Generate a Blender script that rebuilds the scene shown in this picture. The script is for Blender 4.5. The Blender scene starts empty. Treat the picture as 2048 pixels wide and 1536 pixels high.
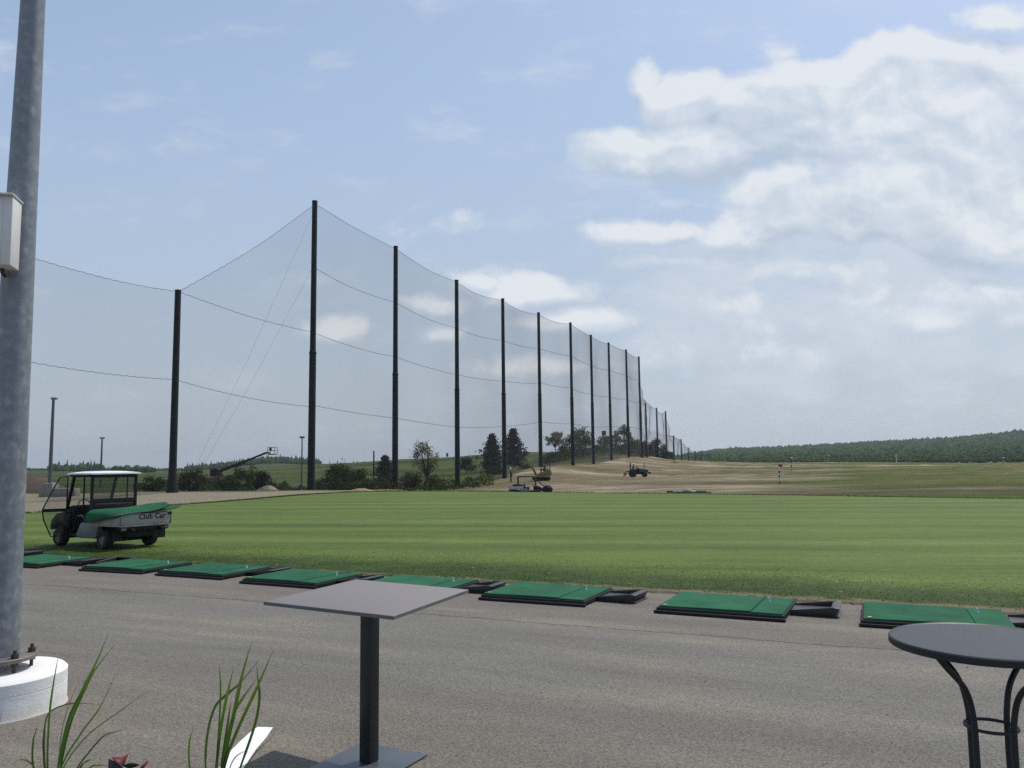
EXPOSURE = 0.0
SKY_STR = 0.1
SKY_TINT = (1.5, 1.5, 1.5, 1)
HAZE_MIX = 0.92
HAZE_COL = (4.7, 5.4, 6.25, 1)
HAZE_TOP = (4.6, 5.8, 7.6, 1)
VEIL_COL = (6.3, 6.95, 7.75, 1)
CLOUD_DARK = (4.7, 5.6, 6.8, 1)
CLOUD_MID = (6.5, 7.2, 8.0, 1)
CLOUD_LIT = (8.1, 8.4, 8.75, 1)
HAZE = 0.00014
import bpy, bmesh, math, random
import numpy as np
from mathutils import Vector, Matrix
SC = bpy.context.scene
COL = SC.collection
random.seed(7)
RS = np.random.RandomState(11)
R = math.radians

# ------------------------------------------------------------------ camera
FPX = 1620.0
PITCH, ROLL, CAMZ = R(5.68), R(0.65), 2.0
cF = Vector((0, math.cos(PITCH), math.sin(PITCH)))
cU0 = Vector((0, -math.sin(PITCH), math.cos(PITCH)))
cR0 = Vector((1, 0, 0))
cR = cR0 * math.cos(ROLL) - cU0 * math.sin(ROLL)
cU = cR0 * math.sin(ROLL) + cU0 * math.cos(ROLL)
cam_d = bpy.data.cameras.new('camera')
cam = bpy.data.objects.new('camera', cam_d)
COL.objects.link(cam)
m = Matrix.Identity(4)
for i in range(3):
    m[i][0] = cR[i]; m[i][1] = cU[i]; m[i][2] = -cF[i]
m[2][3] = CAMZ
cam.matrix_world = m
cam_d.sensor_width = 36.0
cam_d.lens = FPX / 2048 * 36.0
cam_d.clip_start = 0.05
cam_d.clip_end = 20000
SC.camera = cam

def ray(px, py):
    return cF + cR * ((px - 1024) / FPX) - cU * ((py - 768) / FPX)
def W(px, py, Y):                       # the point at depth Y seen at a photo pixel
    d = ray(px, py); d = d * (Y / d.y)
    return Vector((d.x, d.y, d.z + CAMZ))
def G(px, py, z=0.0):                   # the point at height z seen at a photo pixel
    d = ray(px, py); d = d * ((z - CAMZ) / d.z)
    return Vector((d.x, d.y, z))
def HOR(px):
    return 929 - (px - 1024) * 0.01134

# ------------------------------------------------------------------ node helpers
def N(nt, typ, props=None, **inp):
    n = nt.nodes.new('ShaderNode' + typ)
    for k, v in (props or {}).items():
        setattr(n, k, v)
    for k, v in inp.items():
        s = n.inputs[int(k[1:])] if k[0] == 'i' and k[1:].isdigit() else n.inputs[k.replace('_', ' ')]
        if isinstance(v, bpy.types.NodeSocket):
            nt.links.new(v, s)
        else:
            s.default_value = v
    return n
def MA(nt, op, a, b=0.0, c=0.0, clamp=False):
    n = N(nt, 'Math', {'operation': op, 'use_clamp': clamp}, i0=a, i1=b, i2=c)
    return n.outputs[0]
def MIX(nt, f, a, b, blend='MIX'):
    n = N(nt, 'Mix', {'data_type': 'RGBA', 'blend_type': blend}, i0=f, i6=a, i7=b)
    return n.outputs[2]
def RAMP(nt, f, stops, interp='LINEAR'):
    n = N(nt, 'ValToRGB', None, Fac=f)
    cr = n.color_ramp; cr.interpolation = interp
    while len(cr.elements) < len(stops):
        cr.elements.new(0.5)
    for e, (p, c) in zip(cr.elements, stops):
        e.position = p
        e.color = c if len(c) == 4 else (*c, 1)
    return n.outputs[0]
def MR(nt, v, a, b, c=0.0, d=1.0, smooth=False):
    n = N(nt, 'MapRange', {'interpolation_type': 'SMOOTHSTEP' if smooth else 'LINEAR'}, i0=v, i1=a, i2=b, i3=c, i4=d)
    return n.outputs[0]
def NOISE(nt, vec, scale, detail=4, rough=0.55, dist=0.0):
    return N(nt, 'TexNoise', None, Vector=vec, Scale=scale, Detail=detail, Roughness=rough, Distortion=dist).outputs['Fac']
def c4(c):
    return (c[0], c[1], c[2], 1.0)
def newmat(name):
    mt = bpy.data.materials.new(name); mt.use_nodes = True
    nt = mt.node_tree
    return mt, nt, nt.nodes['Principled BSDF'], nt.nodes['Material Output']
def simple(name, col, rough=0.6, metal=0.0, var=0.15, scale=8.0, bump=0.0, bscale=60.0, spec=0.5):
    mt, nt, bs, out = newmat(name)
    tc = N(nt, 'TexCoord').outputs['Object']
    nz = NOISE(nt, tc, scale, 5, 0.6)
    k = MR(nt, nz, 0.25, 0.75, 1 - var, 1 + var)
    mc = MIX(nt, 1.0, c4(col), N(nt, 'CombineColor', None, Red=k, Green=k, Blue=k).outputs[0], 'MULTIPLY')
    nt.links.new(mc, bs.inputs['Base Color'])
    rr = MR(nt, nz, 0.2, 0.8, max(0.03, rough - 0.08), min(1, rough + 0.08))
    nt.links.new(rr, bs.inputs['Roughness'])
    bs.inputs['Metallic'].default_value = metal
    bs.inputs['Specular IOR Level'].default_value = spec
    if bump:
        b = N(nt, 'Bump', None, Strength=bump, Distance=0.01, Height=NOISE(nt, tc, bscale, 3))
        nt.links.new(b.outputs[0], bs.inputs['Normal'])
    return mt

# ------------------------------------------------------------------ mesh helpers
class MB:
    def __init__(s):
        s.v = []; s.f = []
    def add(s, vs, fs):
        o = len(s.v)
        s.v += [tuple(v) for v in vs]
        s.f += [tuple(i + o for i in f) for f in fs]
        return s
    def box(s, c, d, rot=None, taper=1.0):
        x, y, z = d[0] / 2, d[1] / 2, d[2] / 2
        vs = [Vector((sx * x * (taper if sz > 0 else 1), sy * y * (taper if sz > 0 else 1), sz * z)) for sz in (-1, 1) for sy in (-1, 1) for sx in (-1, 1)]
        if rot is not None:
            vs = [rot @ v for v in vs]
        c = Vector(c)
        return s.add([v + c for v in vs], [(0, 2, 3, 1), (4, 5, 7, 6), (0, 1, 5, 4), (2, 6, 7, 3), (0, 4, 6, 2), (1, 3, 7, 5)])
    def bar(s, a, b, w, h=None, up=(0, 0, 1)):
        a, b = Vector(a), Vector(b); h = h or w
        t = (b - a).normalized(); u = Vector(up)
        if abs(t.dot(u)) > 0.97: u = Vector((1, 0, 0))
        r = t.cross(u).normalized(); u = r.cross(t)
        vs = []
        for p in (a, b):
            for sr, su in ((-1, -1), (1, -1), (1, 1), (-1, 1)):
                vs.append(p + r * (sr * w / 2) + u * (su * h / 2))
        return s.add(vs, [(3, 2, 1, 0), (4, 5, 6, 7), (0, 1, 5, 4), (1, 2, 6, 5), (2, 3, 7, 6), (3, 0, 4, 7)])
    def tube(s, pts, rad, n=10, cap=True):
        pts = [Vector(p) for p in pts]
        if not hasattr(rad, '__len__'): rad = [rad] * len(pts)
        vs = []; fs = []; r0 = None
        for i, p in enumerate(pts):
            t = (pts[min(i + 1, len(pts) - 1)] - pts[max(i - 1, 0)]).normalized()
            if r0 is None:
                u = Vector((0, 0, 1)) if abs(t.z) < 0.95 else Vector((1, 0, 0))
                r0 = t.cross(u).normalized()
            else:
                r0 = (r0 - t * r0.dot(t)).normalized()
            u = t.cross(r0)
            for k in range(n):
                a = 2 * math.pi * k / n
                vs.append(p + (r0 * math.cos(a) + u * math.sin(a)) * rad[i])
        for i in range(len(pts) - 1):
            for k in range(n):
                k2 = (k + 1) % n
                fs.append((i * n + k, i * n + k2, (i + 1) * n + k2, (i + 1) * n + k))
        if cap:
            fs.append(tuple(range(n - 1, -1, -1)))
            fs.append(tuple((len(pts) - 1) * n + k for k in range(n)))
        return s.add(vs, fs)
    def lathe(s, prof, n=32, c=(0, 0, 0), axis='z'):
        vs = []; fs = []; c = Vector(c)
        for (r, z) in prof:
            for k in range(n):
                a = 2 * math.pi * k / n
                p = (r * math.cos(a), r * math.sin(a), z)
                if axis == 'y': p = (p[0], p[2], p[1])
                if axis == 'x': p = (p[2], p[0], p[1])
                vs.append(Vector(p) + c)
        for i in range(len(prof) - 1):
            for k in range(n):
                k2 = (k + 1) % n
                fs.append((i * n + k, i * n + k2, (i + 1) * n + k2, (i + 1) * n + k))
        if prof[0][0] > 1e-6: fs.append(tuple(range(n - 1, -1, -1)))
        if prof[-1][0] > 1e-6: fs.append(tuple((len(prof) - 1) * n + k for k in range(n)))
        return s.add(vs, fs)
    def prism(s, poly, a, b, plane='xy'):
        n = len(poly); vs = []
        for h in (a, b):
            for p in poly:
                vs.append({'xy': (p[0], p[1], h), 'xz': (p[0], h, p[1]), 'yz': (h, p[0], p[1])}[plane])
        fs = [tuple(range(n - 1, -1, -1)), tuple(range(n, 2 * n))]
        fs += [(i, (i + 1) % n, n + (i + 1) % n, n + i) for i in range(n)]
        return s.add(vs, fs)
    def ball(s, c, r, n=10, sq=(1, 1, 1)):
        c = Vector(c); vs = []; fs = []
        m_ = n // 2
        for i in range(m_ + 1):
            th = math.pi * i / m_
            for k in range(n):
                a = 2 * math.pi * k / n
                vs.append(c + Vector((r * sq[0] * math.sin(th) * math.cos(a), r * sq[1] * math.sin(th) * math.sin(a), r * sq[2] * math.cos(th))))
        for i in range(m_):
            for k in range(n):
                fs.append((i * n + k, (i + 1) * n + k, (i + 1) * n + (k + 1) % n, i * n + (k + 1) % n))
        return s.add(vs, fs)
    def build(s, name, mat, parent=None, bevel=0.0, smooth=True, loc=None, recalc=True, seg=2):
        me = bpy.data.meshes.new(name)
        me.from_pydata(s.v, [], s.f)
        if recalc:
            bm = bmesh.new(); bm.from_mesh(me)
            bmesh.ops.remove_doubles(bm, verts=bm.verts, dist=1e-5)
            bmesh.ops.recalc_face_normals(bm, faces=bm.faces)
            bm.to_mesh(me); bm.free()
        me.update()
        o = bpy.data.objects.new(name, me); COL.objects.link(o)
        if mat: me.materials.append(mat)
        if parent: o.parent = parent
        if loc is not None: o.location = loc
        if bevel:
            b = o.modifiers.new('bevel', 'BEVEL'); b.width = bevel; b.segments = seg; b.limit_method = 'ANGLE'; b.angle_limit = R(40)
        if smooth:
            me.polygons.foreach_set('use_smooth', [True] * len(me.polygons))
            if not bevel:
                me.set_sharp_from_angle(angle=R(38))
        return o
def fastmesh(name, V, F, mat, parent=None, smooth=False):
    """V (n,3) array, F (m,k) array of equal sized faces"""
    me = bpy.data.meshes.new(name)
    V = np.asarray(V, dtype=np.float32); F = np.asarray(F, dtype=np.int32)
    k = F.shape[1]
    me.vertices.add(len(V)); me.vertices.foreach_set('co', V.ravel())
    me.loops.add(F.size); me.loops.foreach_set('vertex_index', F.ravel())
    me.polygons.add(len(F))
    me.polygons.foreach_set('loop_start', np.arange(0, F.size, k, dtype=np.int32))
    me.polygons.foreach_set('loop_total', np.full(len(F), k, dtype=np.int32))
    if smooth: me.polygons.foreach_set('use_smooth', np.ones(len(F), dtype=bool))
    me.update(calc_edges=True); me.validate()
    o = bpy.data.objects.new(name, me); COL.objects.link(o)
    if mat: me.materials.append(mat)
    if parent: o.parent = parent
    return o
def tag(o, label=None, cat=None, group=None, kind=None):
    if label: o['label'] = label
    if cat: o['category'] = cat
    if group: o['group'] = group
    if kind: o['kind'] = kind
    return o
def thing(name, label, cat, loc=(0, 0, 0), rz=0.0, group=None):
    o = bpy.data.objects.new(name, None); COL.objects.link(o)
    o.location = loc; o.rotation_euler = (0, 0, rz); o.empty_display_size = 0.2
    return tag(o, label, cat, group)
def dup(root, loc, rz, label):
    r = root.copy(); COL.objects.link(r); r.location = loc; r.rotation_euler = (0, 0, rz); r['label'] = label
    for ch in root.children:
        c = ch.copy(); COL.objects.link(c); c.parent = r
        for g in ch.children:
            d = g.copy(); COL.objects.link(d); d.parent = c
    return r
def catmull(pts, n=8, closed=False):
    pts = [np.array(p, float) for p in pts]; out = []
    L = len(pts)
    for i in range(L if closed else L - 1):
        if closed: p0, p1, p2, p3 = pts[i - 1], pts[i], pts[(i + 1) % L], pts[(i + 2) % L]
        else: p0, p1, p2, p3 = pts[max(i - 1, 0)], pts[i], pts[i + 1], pts[min(i + 2, L - 1)]
        for k in range(n):
            t = k / n
            out.append(0.5 * (2 * p1 + (p2 - p0) * t + (2 * p0 - 5 * p1 + 4 * p2 - p3) * t * t + (3 * p1 - p0 - 3 * p2 + p3) * t ** 3))
    if not closed: out.append(pts[-1])
    return out

# ------------------------------------------------------------------ world: sky, clouds, sun
SUN_AZ, SUN_EL = R(50), R(60)           # azimuth from +Y towards +X
sun_dir = Vector((math.sin(SUN_AZ) * math.cos(SUN_EL), math.cos(SUN_AZ) * math.cos(SUN_EL), math.sin(SUN_EL)))
sl = bpy.data.lights.new('sun', 'SUN'); sl.energy = 3.3; sl.angle = R(0.5); sl.color = (1.0, 0.93, 0.82)
so = bpy.data.objects.new('sun', sl); COL.objects.link(so)
so.rotation_euler = (-sun_dir).to_track_quat('-Z', 'Y').to_euler()

wd = bpy.data.worlds.new('World'); SC.world = wd; wd.use_nodes = True
nt = wd.node_tree; nt.nodes.clear()
sky = N(nt, 'TexSky', {'sky_type': 'NISHITA', 'sun_disc': False, 'sun_elevation': SUN_EL, 'sun_rotation': SUN_AZ,
                       'air_density': 1.0, 'dust_density': 1.6, 'ozone_density': 1.5})
tc = N(nt, 'TexCoord').outputs['Generated']
sx = N(nt, 'SeparateXYZ', None, Vector=tc)
dx, dy, dz = sx.outputs
yy = MA(nt, 'MAXIMUM', MA(nt, 'ABSOLUTE', dy), 0.08)
u = MA(nt, 'DIVIDE', dx, yy); v = MA(nt, 'DIVIDE', dz, yy)
uv = N(nt, 'CombineXYZ', None, X=u, Y=v, Z=MA(nt, 'MULTIPLY', MA(nt, 'LESS_THAN', dy, 0.0), 7.0)).outputs[0]
def sky_uv(px, py):
    d = ray(px, py); return d.x / d.y, d.z / d.y
def vm(op, a, b=(0, 0, 0)):
    return N(nt, 'VectorMath', {'operation': op}, i0=a, i1=b).outputs[0]
def blob_field(blobs, vec):
    acc = None
    for (px, py, rx, ry, w) in blobs:
        cu, cv = sky_uv(px, py)
        q = vm('MULTIPLY', vm('SUBTRACT', vec, (cu, cv, 0)), (FPX / rx, FPX / ry, 0.4))
        l = N(nt, 'VectorMath', {'operation': 'LENGTH'}, i0=q).outputs['Value']
        k = MA(nt, 'MULTIPLY', MA(nt, 'SUBTRACT', 1.0, l), w)
        acc = k if acc is None else MA(nt, 'MAXIMUM', acc, k)
    return MA(nt, 'MAXIMUM', acc, -1.2)
warp = N(nt, 'TexNoise', None, Vector=uv, Scale=7.0, Detail=3.0, Roughness=0.55).outputs['Color']
wv = vm('MULTIPLY', vm('SUBTRACT', warp, (0.5, 0.5, 0.5)), (0.05, 0.045, 0))
uvw = vm('ADD', uv, wv)
def fbm(vec, sc, det, rg=0.6, stretch=(1, 1.2, 1)):
    return NOISE(nt, vm('MULTIPLY', vec, stretch), sc, det, rg)
# cumulus
cum = [(1298, 165, 42, 62, 1.0), (1395, 205, 130, 70, 1.0), (1510, 215, 150, 75, 1.0), (1270, 300, 122, 62, 1.0), (1230, 318, 90, 36, 1.0), (1395, 290, 150, 72, 1.0), (1480, 270, 150, 60, .8), (1650, 215, 240, 120, 1.0),
       (1880, 235, 330, 175, 1.0), (1610, 385, 130, 62, .9), (1560, 430, 130, 50, .9), (1730, 390, 270, 105, 1.0), (1980, 420, 260, 120, .9), (1320, 462, 200, 30, .7), (1480, 465, 150, 42, .7), (1400, 512, 170, 26, .55),
       (2000, 45, 95, 36, .9), (1555, 98, 60, 22, .4), (960, 560, 78, 34, 1.0), (1060, 582, 125, 42, 1.0), (1140, 640, 140, 36, .7), (880, 610, 85, 22, .6), (680, 660, 80, 27, .8), (895, 672, 62, 26, .75), (1110, 735, 170, 24, .5), (990, 738, 110, 24, .45), (880, 440, 60, 20, .25), (1350, 395, 26, 14, .3),
       (1560, 605, 230, 34, .22), (1760, 645, 290, 36, .24), (1470, 705, 230, 28, .16), (1900, 585, 200, 40, .24), (1640, 540, 200, 34, .24)]
def cloud_field(vec):
    acc = None
    for (px, py, rx, ry, w) in cum:
        cu, cv = sky_uv(px, py)
        q = vm('MULTIPLY', vm('SUBTRACT', vec, (cu, cv, 0)), (FPX / rx, FPX / ry, 0.4))
        l = N(nt, 'VectorMath', {'operation': 'LENGTH'}, i0=q).outputs['Value']
        k = MA(nt, 'MULTIPLY', MA(nt, 'MINIMUM', MA(nt, 'MULTIPLY', MA(nt, 'SUBTRACT', 1.12, l), math.sqrt(rx * ry) / 62.0), 1.0), w)
        acc = k if acc is None else MA(nt, 'SMOOTH_MAX', acc, k, 0.15)
    return MA(nt, 'MAXIMUM', acc, -1.4)
UP = (0.010, 0.022, 0)
B = cloud_field(uvw); B2 = cloud_field(vm('ADD', uvw, UP))
n1 = fbm(uvw, 11.0, 10, 0.6)
n1s = fbm(uvw, 8.0, 4, 0.55)
n1o = fbm(vm('ADD', uvw, UP), 8.0, 4, 0.55)
dens = MA(nt, 'ADD', MA(nt, 'MULTIPLY', B, 0.9), MA(nt, 'MULTIPLY', MA(nt, 'SUBTRACT', n1, 0.5), 2.0))
cov = MR(nt, dens, -0.08, 0.50, 0, 1, True)
shade = MA(nt, 'ADD', MA(nt, 'MULTIPLY', MA(nt, 'SUBTRACT', n1s, n1o), 1.5), MA(nt, 'MULTIPLY', MA(nt, 'SUBTRACT', B, B2), 0.55))
ccol = RAMP(nt, MR(nt, shade, -0.34, 0.36), [(0.0, CLOUD_DARK), (0.45, CLOUD_MID), (0.72, CLOUD_LIT), (1.0, CLOUD_LIT)])
# thin veil
veil_b = blob_field([(1750, 600, 800, 280, 2.0), (1250, 780, 620, 110, .9), (1950, 420, 380, 260, 1.0), (1650, 780, 620, 90, .7), (250, 350, 420, 300, .1), (640, 300, 500, 240, .0), (1150, 420, 400, 130, .35)], uvw)
n2 = fbm(uvw, 6.5, 8, 0.62, (1, 2.4, 1))
veil = MR(nt, MA(nt, 'ADD', MA(nt, 'MULTIPLY', veil_b, 0.6), MA(nt, 'MULTIPLY', MA(nt, 'SUBTRACT', n2, 0.5), 3.0)), 0.02, 1.0, 0, 1.0, True)
base = MIX(nt, 1.0, sky.outputs[0], SKY_TINT, 'MULTIPLY')
hz = MR(nt, v, -0.05, 0.75, 1.0, 0.45, True)
hcol = MIX(nt, MR(nt, v, 0.05, 0.55, 0, 1, True), HAZE_COL, HAZE_TOP)
base = MIX(nt, MA(nt, 'MULTIPLY', hz, HAZE_MIX), base, hcol)
base = MIX(nt, MA(nt, 'MULTIPLY', veil, 0.72), base, VEIL_COL)
full = MIX(nt, MA(nt, 'MULTIPLY', cov, 0.88), base, ccol)
bg = N(nt, 'Background', None, Color=full, Strength=SKY_STR)
wo = N(nt, 'OutputWorld', None, Surface=bg.outputs[0])

SC.view_settings.view_transform = 'Standard'
SC.view_settings.look = 'None'
SC.view_settings.exposure = EXPOSURE
SC.view_settings.gamma = 1.0
SC.render.engine = 'CYCLES'
SC.cycles.max_bounces = 6
SC.cycles.diffuse_bounces = 3
SC.cycles.glossy_bounces = 3
SC.cycles.transparent_max_bounces = 24
SC.cycles.sample_clamp_direct = 2.5
SC.cycles.sample_clamp_indirect = 1.5
SC.cycles.use_denoising = False
# ------------------------------------------------------------------ ground lines
EDGE_D = Vector((0.910, -0.415))        # along the tee line
EDGE_N = Vector((0.415, 0.910))         # away from the camera
EDGE_0 = Vector(tuple(G(1024, 1166))[:2])
def edge_pt(a, t=0.0):
    p = EDGE_0 + EDGE_D * a + EDGE_N * t
    return (p.x, p.y)
NE_PX = [(60, 1107), (180, 1114), (273, 1119), (405, 1128), (547, 1139), (733, 1149), (980, 1164), (1155, 1172), (1252, 1181), (1490, 1194), (1655, 1205), (1842, 1215), (2048, 1230)]
near_edge = [(-34.0, 29.2), (-22.0, 24.3)] + [tuple(G(x, y, 0.01))[:2] for x, y in NE_PX] + [(14.0, 7.2), (30.0, -0.5)]
FE_PX = [(2048, 997.5), (1600, 990.5), (1300, 987), (1024, 983.5), (900, 982), (800, 982.5), (700, 984.5), (620, 988.5), (560, 993), (480, 1000), (345, 1010)]
far_edge = [(46.0, 28.0)] + [tuple(G(x, y, 0.03))[:2] for x, y in FE_PX] + [(-22.5, 38.0), (-27.5, 32.5)]
lawn_out = catmull([np.array(p) for p in near_edge], 24) + catmull([np.array(p) for p in far_edge], 16)
lawn_poly = np.array(lawn_out)

def poly_inside(P, X, Y):
    x0, y0 = P[:, 0], P[:, 1]; x1, y1 = np.roll(x0, -1), np.roll(y0, -1)
    ins = np.zeros(X.shape, bool)
    for a, b, c, d in zip(x0, y0, x1, y1):
        cond = ((b > Y) != (d > Y))
        if not cond.any(): continue
        xi = (c - a) * (Y - b) / (d - b + 1e-12) + a
        ins ^= cond & (X < xi)
    return ins
def poly_dist(P, X, Y):
    D = np.full(X.shape, 1e9)
    for i in range(len(P)):
        a = P[i]; b = P[(i + 1) % len(P)]; ab = b - a
        L = (ab ** 2).sum() + 1e-12
        t = np.clip(((X - a[0]) * ab[0] + (Y - a[1]) * ab[1]) / L, 0, 1)
        D = np.minimum(D, np.hypot(X - a[0] - t * ab[0], Y - a[1] - t * ab[1]))
    return D

# ------------------------------------------------------------------ net poles (X, Y, base z, height)
poles = [(-29.4, 43.5, 0.3, 14.6)]
def pole_at(px, pyb, Y, H):
    p = W(px, pyb, Y); return (p.x, p.y, p.z, H)
poles.append(pole_at(344, 985, 57.5, W(358, 580, 57.5).z - W(344, 985, 57.5).z))
TOPS = {622: 402, 790: 492.5, 915: 560, 1009: 597, 1081.5: 625, 1146: 645, 1187: 669.5, 1222.5: 685, 1257.5: 699, 1283: 713}
for px, pyb, Y in ((622, 980, 71.5), (790, 978, 85), (915, 975, 99.5), (1009, 957, 114.8), (1081.5, 932, 130.5), (1146, 930, 145), (1187, 929, 159.5), (1222.5, 920, 175.5), (1257.5, 915, 190.5), (1283, 915, 204.5)):
    poles.append(pole_at(px, pyb, Y, W(px, TOPS[px], Y).z - W(px, pyb, Y).z))
poles.append(pole_at(1294, 915, 216, W(1294, 806, 216).z - W(1294, 915, 216).z)); poles.append(pole_at(1316, 917.5, 229, W(1316, 815.5, 229).z - W(1316, 917.5, 229).z)); poles.append(pole_at(1334, 918.5, 243, W(1334, 822.5, 243).z - W(1334, 918.5, 243).z))
poles.append(pole_at(1348.5, 920, 257, W(1348.5, 871, 257).z - W(1348.5, 920, 257).z)); poles.append(pole_at(1363.5, 921, 271, W(1363.5, 878, 271).z - W(1363.5, 921, 271).z))
poles.append(pole_at(1377, 922, 285, W(1377, 895, 285).z - W(1377, 922, 285).z)); poles.append(pole_at(1391, 922.5, 300, W(1391, 902, 300).z - W(1391, 922.5, 300).z)); poles.append(pole_at(1402.5, 922, 314, W(1402.5, 904.5, 314).z - W(1402.5, 922, 314).z))

# ------------------------------------------------------------------ terrain heights
ctrl = [(p[0], p[1], p[2]) for p in poles]
for px, py, Y in [
    (1024, 0, 62, ), (1275, 955, 115), (1083, 961, 95), (1559, 967, 87), (1583, 941, 152), (1650, 925.5, 212), (1793, 925.5, 222),
    (2048, 940, 110), (2048, 927.5, 220), (2300, 925, 215), (2300, 945, 100), (1400, 922, 330), (1700, 925, 300), (1400, 949, 128), (1500, 935, 170),
    (1400, 970, 82), (100, 996, 60), (0, 1000, 58), (-300, 990, 60), (200, 985, 72), (320, 983, 76), (450, 982, 80), (680, 982, 86), (830, 980, 92), (860, 979, 108),
    (300, 955, 200), (100, 952, 220), (600, 943, 210), (600, 926, 450), (450, 943, 330), (900, 947, 150), (900, 925, 250), (980, 908.5, 350),
    (913, 915, 352), (855, 917, 350), (806, 918.5, 350), (757, 922, 360), (700, 926, 400), (1040, 927, 205), (1060, 906, 480),
    (1100, 907, 205), (1140, 903, 212), (1200, 903, 218), (1260, 905, 222), (1310, 912, 226), (1380, 919, 332), (1120, 922, 178), (1190, 921, 180), (1330, 923, 205), (1300, 934, 160), (1160, 941, 128)]:
    if py == 0: continue
    p = W(px, py, Y); ctrl.append((p.x, p.y, p.z))
ctrl += [(0, 63, -0.85), (0.5, 78, -0.95), (-5, 66, -0.75), (-10, 66, -0.3), (9, 57, -0.75), (17, 52, -0.7), (26, 45.5, -0.7), (46, 32, -0.6), (12, 75, -0.5), (30, 70, -0.35),
         (-20, 52, 0.02), (-19.5, 40, 0.0), (-26, 36, 0.0), (-40, 36, 0.0), (-17.5, 62, -0.02), (-30, 50, 0.05), (-45, 50, 0.1)]
for a in (-1.4, -0.9, -0.62, -0.4, -0.2, 0.0, 0.2, 0.4, 0.62, 0.9, 1.4):
    ctrl.append((a * 620, 620, -2.5)); ctrl.append((a * 14, 14, -0.1))
    if abs(a) > 0.8: ctrl.append((a * 150, 150, 0.5))
ctrl = np.array(ctrl)
def feat(X, Y):
    ang = np.clip(np.arctan2(X, np.maximum(Y, 1e-3)), -1.15, 1.15)
    return np.stack([ang * 2.2, np.log(np.maximum(np.hypot(X, Y), 3.0))], -1)
FC = feat(ctrl[:, 0], ctrl[:, 1])
def phi(d): return np.sqrt(d * d + 0.05 ** 2)
A_ = phi(np.linalg.norm(FC[:, None] - FC[None], axis=-1)) + np.eye(len(FC)) * -0.004
Wc = np.linalg.solve(A_, ctrl[:, 2] - 0.0)
SKY_R = np.array([(1100, 925), (1290, 925), (1340, 919), (1400, 909), (1420, 906), (1470, 902), (1600, 898), (1650, 894), (1740, 889.5), (1790, 887), (1900, 882), (1960, 876), (2048, 868), (2300, 850), (2900, 850)])
SKY_L = np.array([(-900, 941), (300, 941), (370, 940), (417, 938), (456, 933), (495, 927), (524, 922), (553, 921.5), (592, 923), (622, 926), (651, 930), (760, 936), (1100, 940)])
def hill_h(X, Y):
    r = np.hypot(X, Y); ang = np.clip(np.arctan2(X, np.maximum(Y, 1.0)), -1.25, 1.25)
    px = 1024 + np.tan(ang) * FPX
    behind = Y < 0
    cosang = np.cos(ang)
    def prof(S, r0, r1, b0):
        py = np.interp(px, S[:, 0], S[:, 1])
        tan_sky = (HOR(px) - py) / FPX * cosang
        s = np.clip((r - r0) / (r1 - r0), 0, 1)
        h = 2 + (b0 + (tan_sky - b0) * s) * np.minimum(r, r1)
        act = np.clip((tan_sky - b0) / 0.002, 0, 1)
        return h, act * np.clip((r - r0 * 0.8) / (r0 * 0.2), 0, 1)
    hr, ar = prof(SKY_R, 430, 1400, -0.0042)
    hl, al = prof(SKY_L, 520, 950, -0.0035)
    w = np.clip((px - 900) / 200, 0, 1)
    h = hl * (1 - w) + hr * w; a = al * (1 - w) + ar * w
    return np.where(behind, -2.5, h), np.where(behind, 0.0, a)
def Zt(X, Y):
    X = np.asarray(X, float); Y = np.asarray(Y, float)
    shp = X.shape; X = X.ravel(); Y = Y.ravel()
    F = feat(X, Y); z = np.zeros(len(X))
    for i in range(0, len(X), 4000):
        d = np.linalg.norm(F[i:i + 4000, None] - FC[None], axis=-1)
        z[i:i + 4000] = phi(d) @ Wc
    r = np.hypot(X, Y)
    k = np.clip((r - 380) / 220, 0, 1); k = k * k * (3 - 2 * k)
    z = z * (1 - k) + (-2.5) * k
    h, a = hill_h(X, Y)
    z = z * (1 - a) + np.maximum(h, z) * a
    z = np.where(Y < -5, np.minimum(z, -0.2), z)
    # small lumps
    bump = 0.10 * np.sin(X * 0.61 + 1.3 * np.sin(Y * 0.23)) * np.sin(Y * 0.47 + X * 0.11) + 0.06 * np.sin(X * 1.7 + Y * 0.9) * np.sin(Y * 1.3 - X * 0.5)
    z = z + bump * np.clip((r - 70) / 60, 0, 1) * np.clip((700 - r) / 300, 0, 1)
    return z.reshape(shp)
def Zs(x, y):
    return float(Zt(np.array([x]), np.array([y]))[0])
def on_ground(px, Y, dz=0.0):
    d = ray(px, HOR(px)); x = d.x / d.y * Y
    return Vector((x, Y, Zs(x, Y) + dz))

# terrain grid
angs = np.concatenate([np.linspace(-180, -46, 40, endpoint=False), np.linspace(-46, 46, 420), np.linspace(46, 180, 41)[1:]])
rs = np.exp(np.concatenate([np.linspace(math.log(2.5), math.log(36), 16, endpoint=False), np.linspace(math.log(36), math.log(420), 190, endpoint=False), np.linspace(math.log(420), math.log(1600), 50, endpoint=False), np.linspace(math.log(1600), math.log(4500), 10)]))
AA, RR = np.meshgrid(np.radians(angs), rs)
TX, TY = RR * np.sin(AA), RR * np.cos(AA)
TZ = Zt(TX, TY)
ins = poly_inside(lawn_poly, TX.ravel(), TY.ravel()).reshape(TX.shape)
dist = poly_dist(lawn_poly, TX.ravel(), TY.ravel()).reshape(TX.shape)
tperp = (TX - EDGE_0.x) * EDGE_N.x + (TY - EDGE_0.y) * EDGE_N.y
sink = np.where(ins, np.clip(dist / 1.5, 0, 1), 0)
TZ = np.where(ins, TZ * (1 - sink) + (-1.2) * sink, TZ)
inas = (tperp < 0.3) & (TX < 60)
TZ = np.where(inas, -0.35, TZ)
na, nr = len(angs), len(rs)
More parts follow.
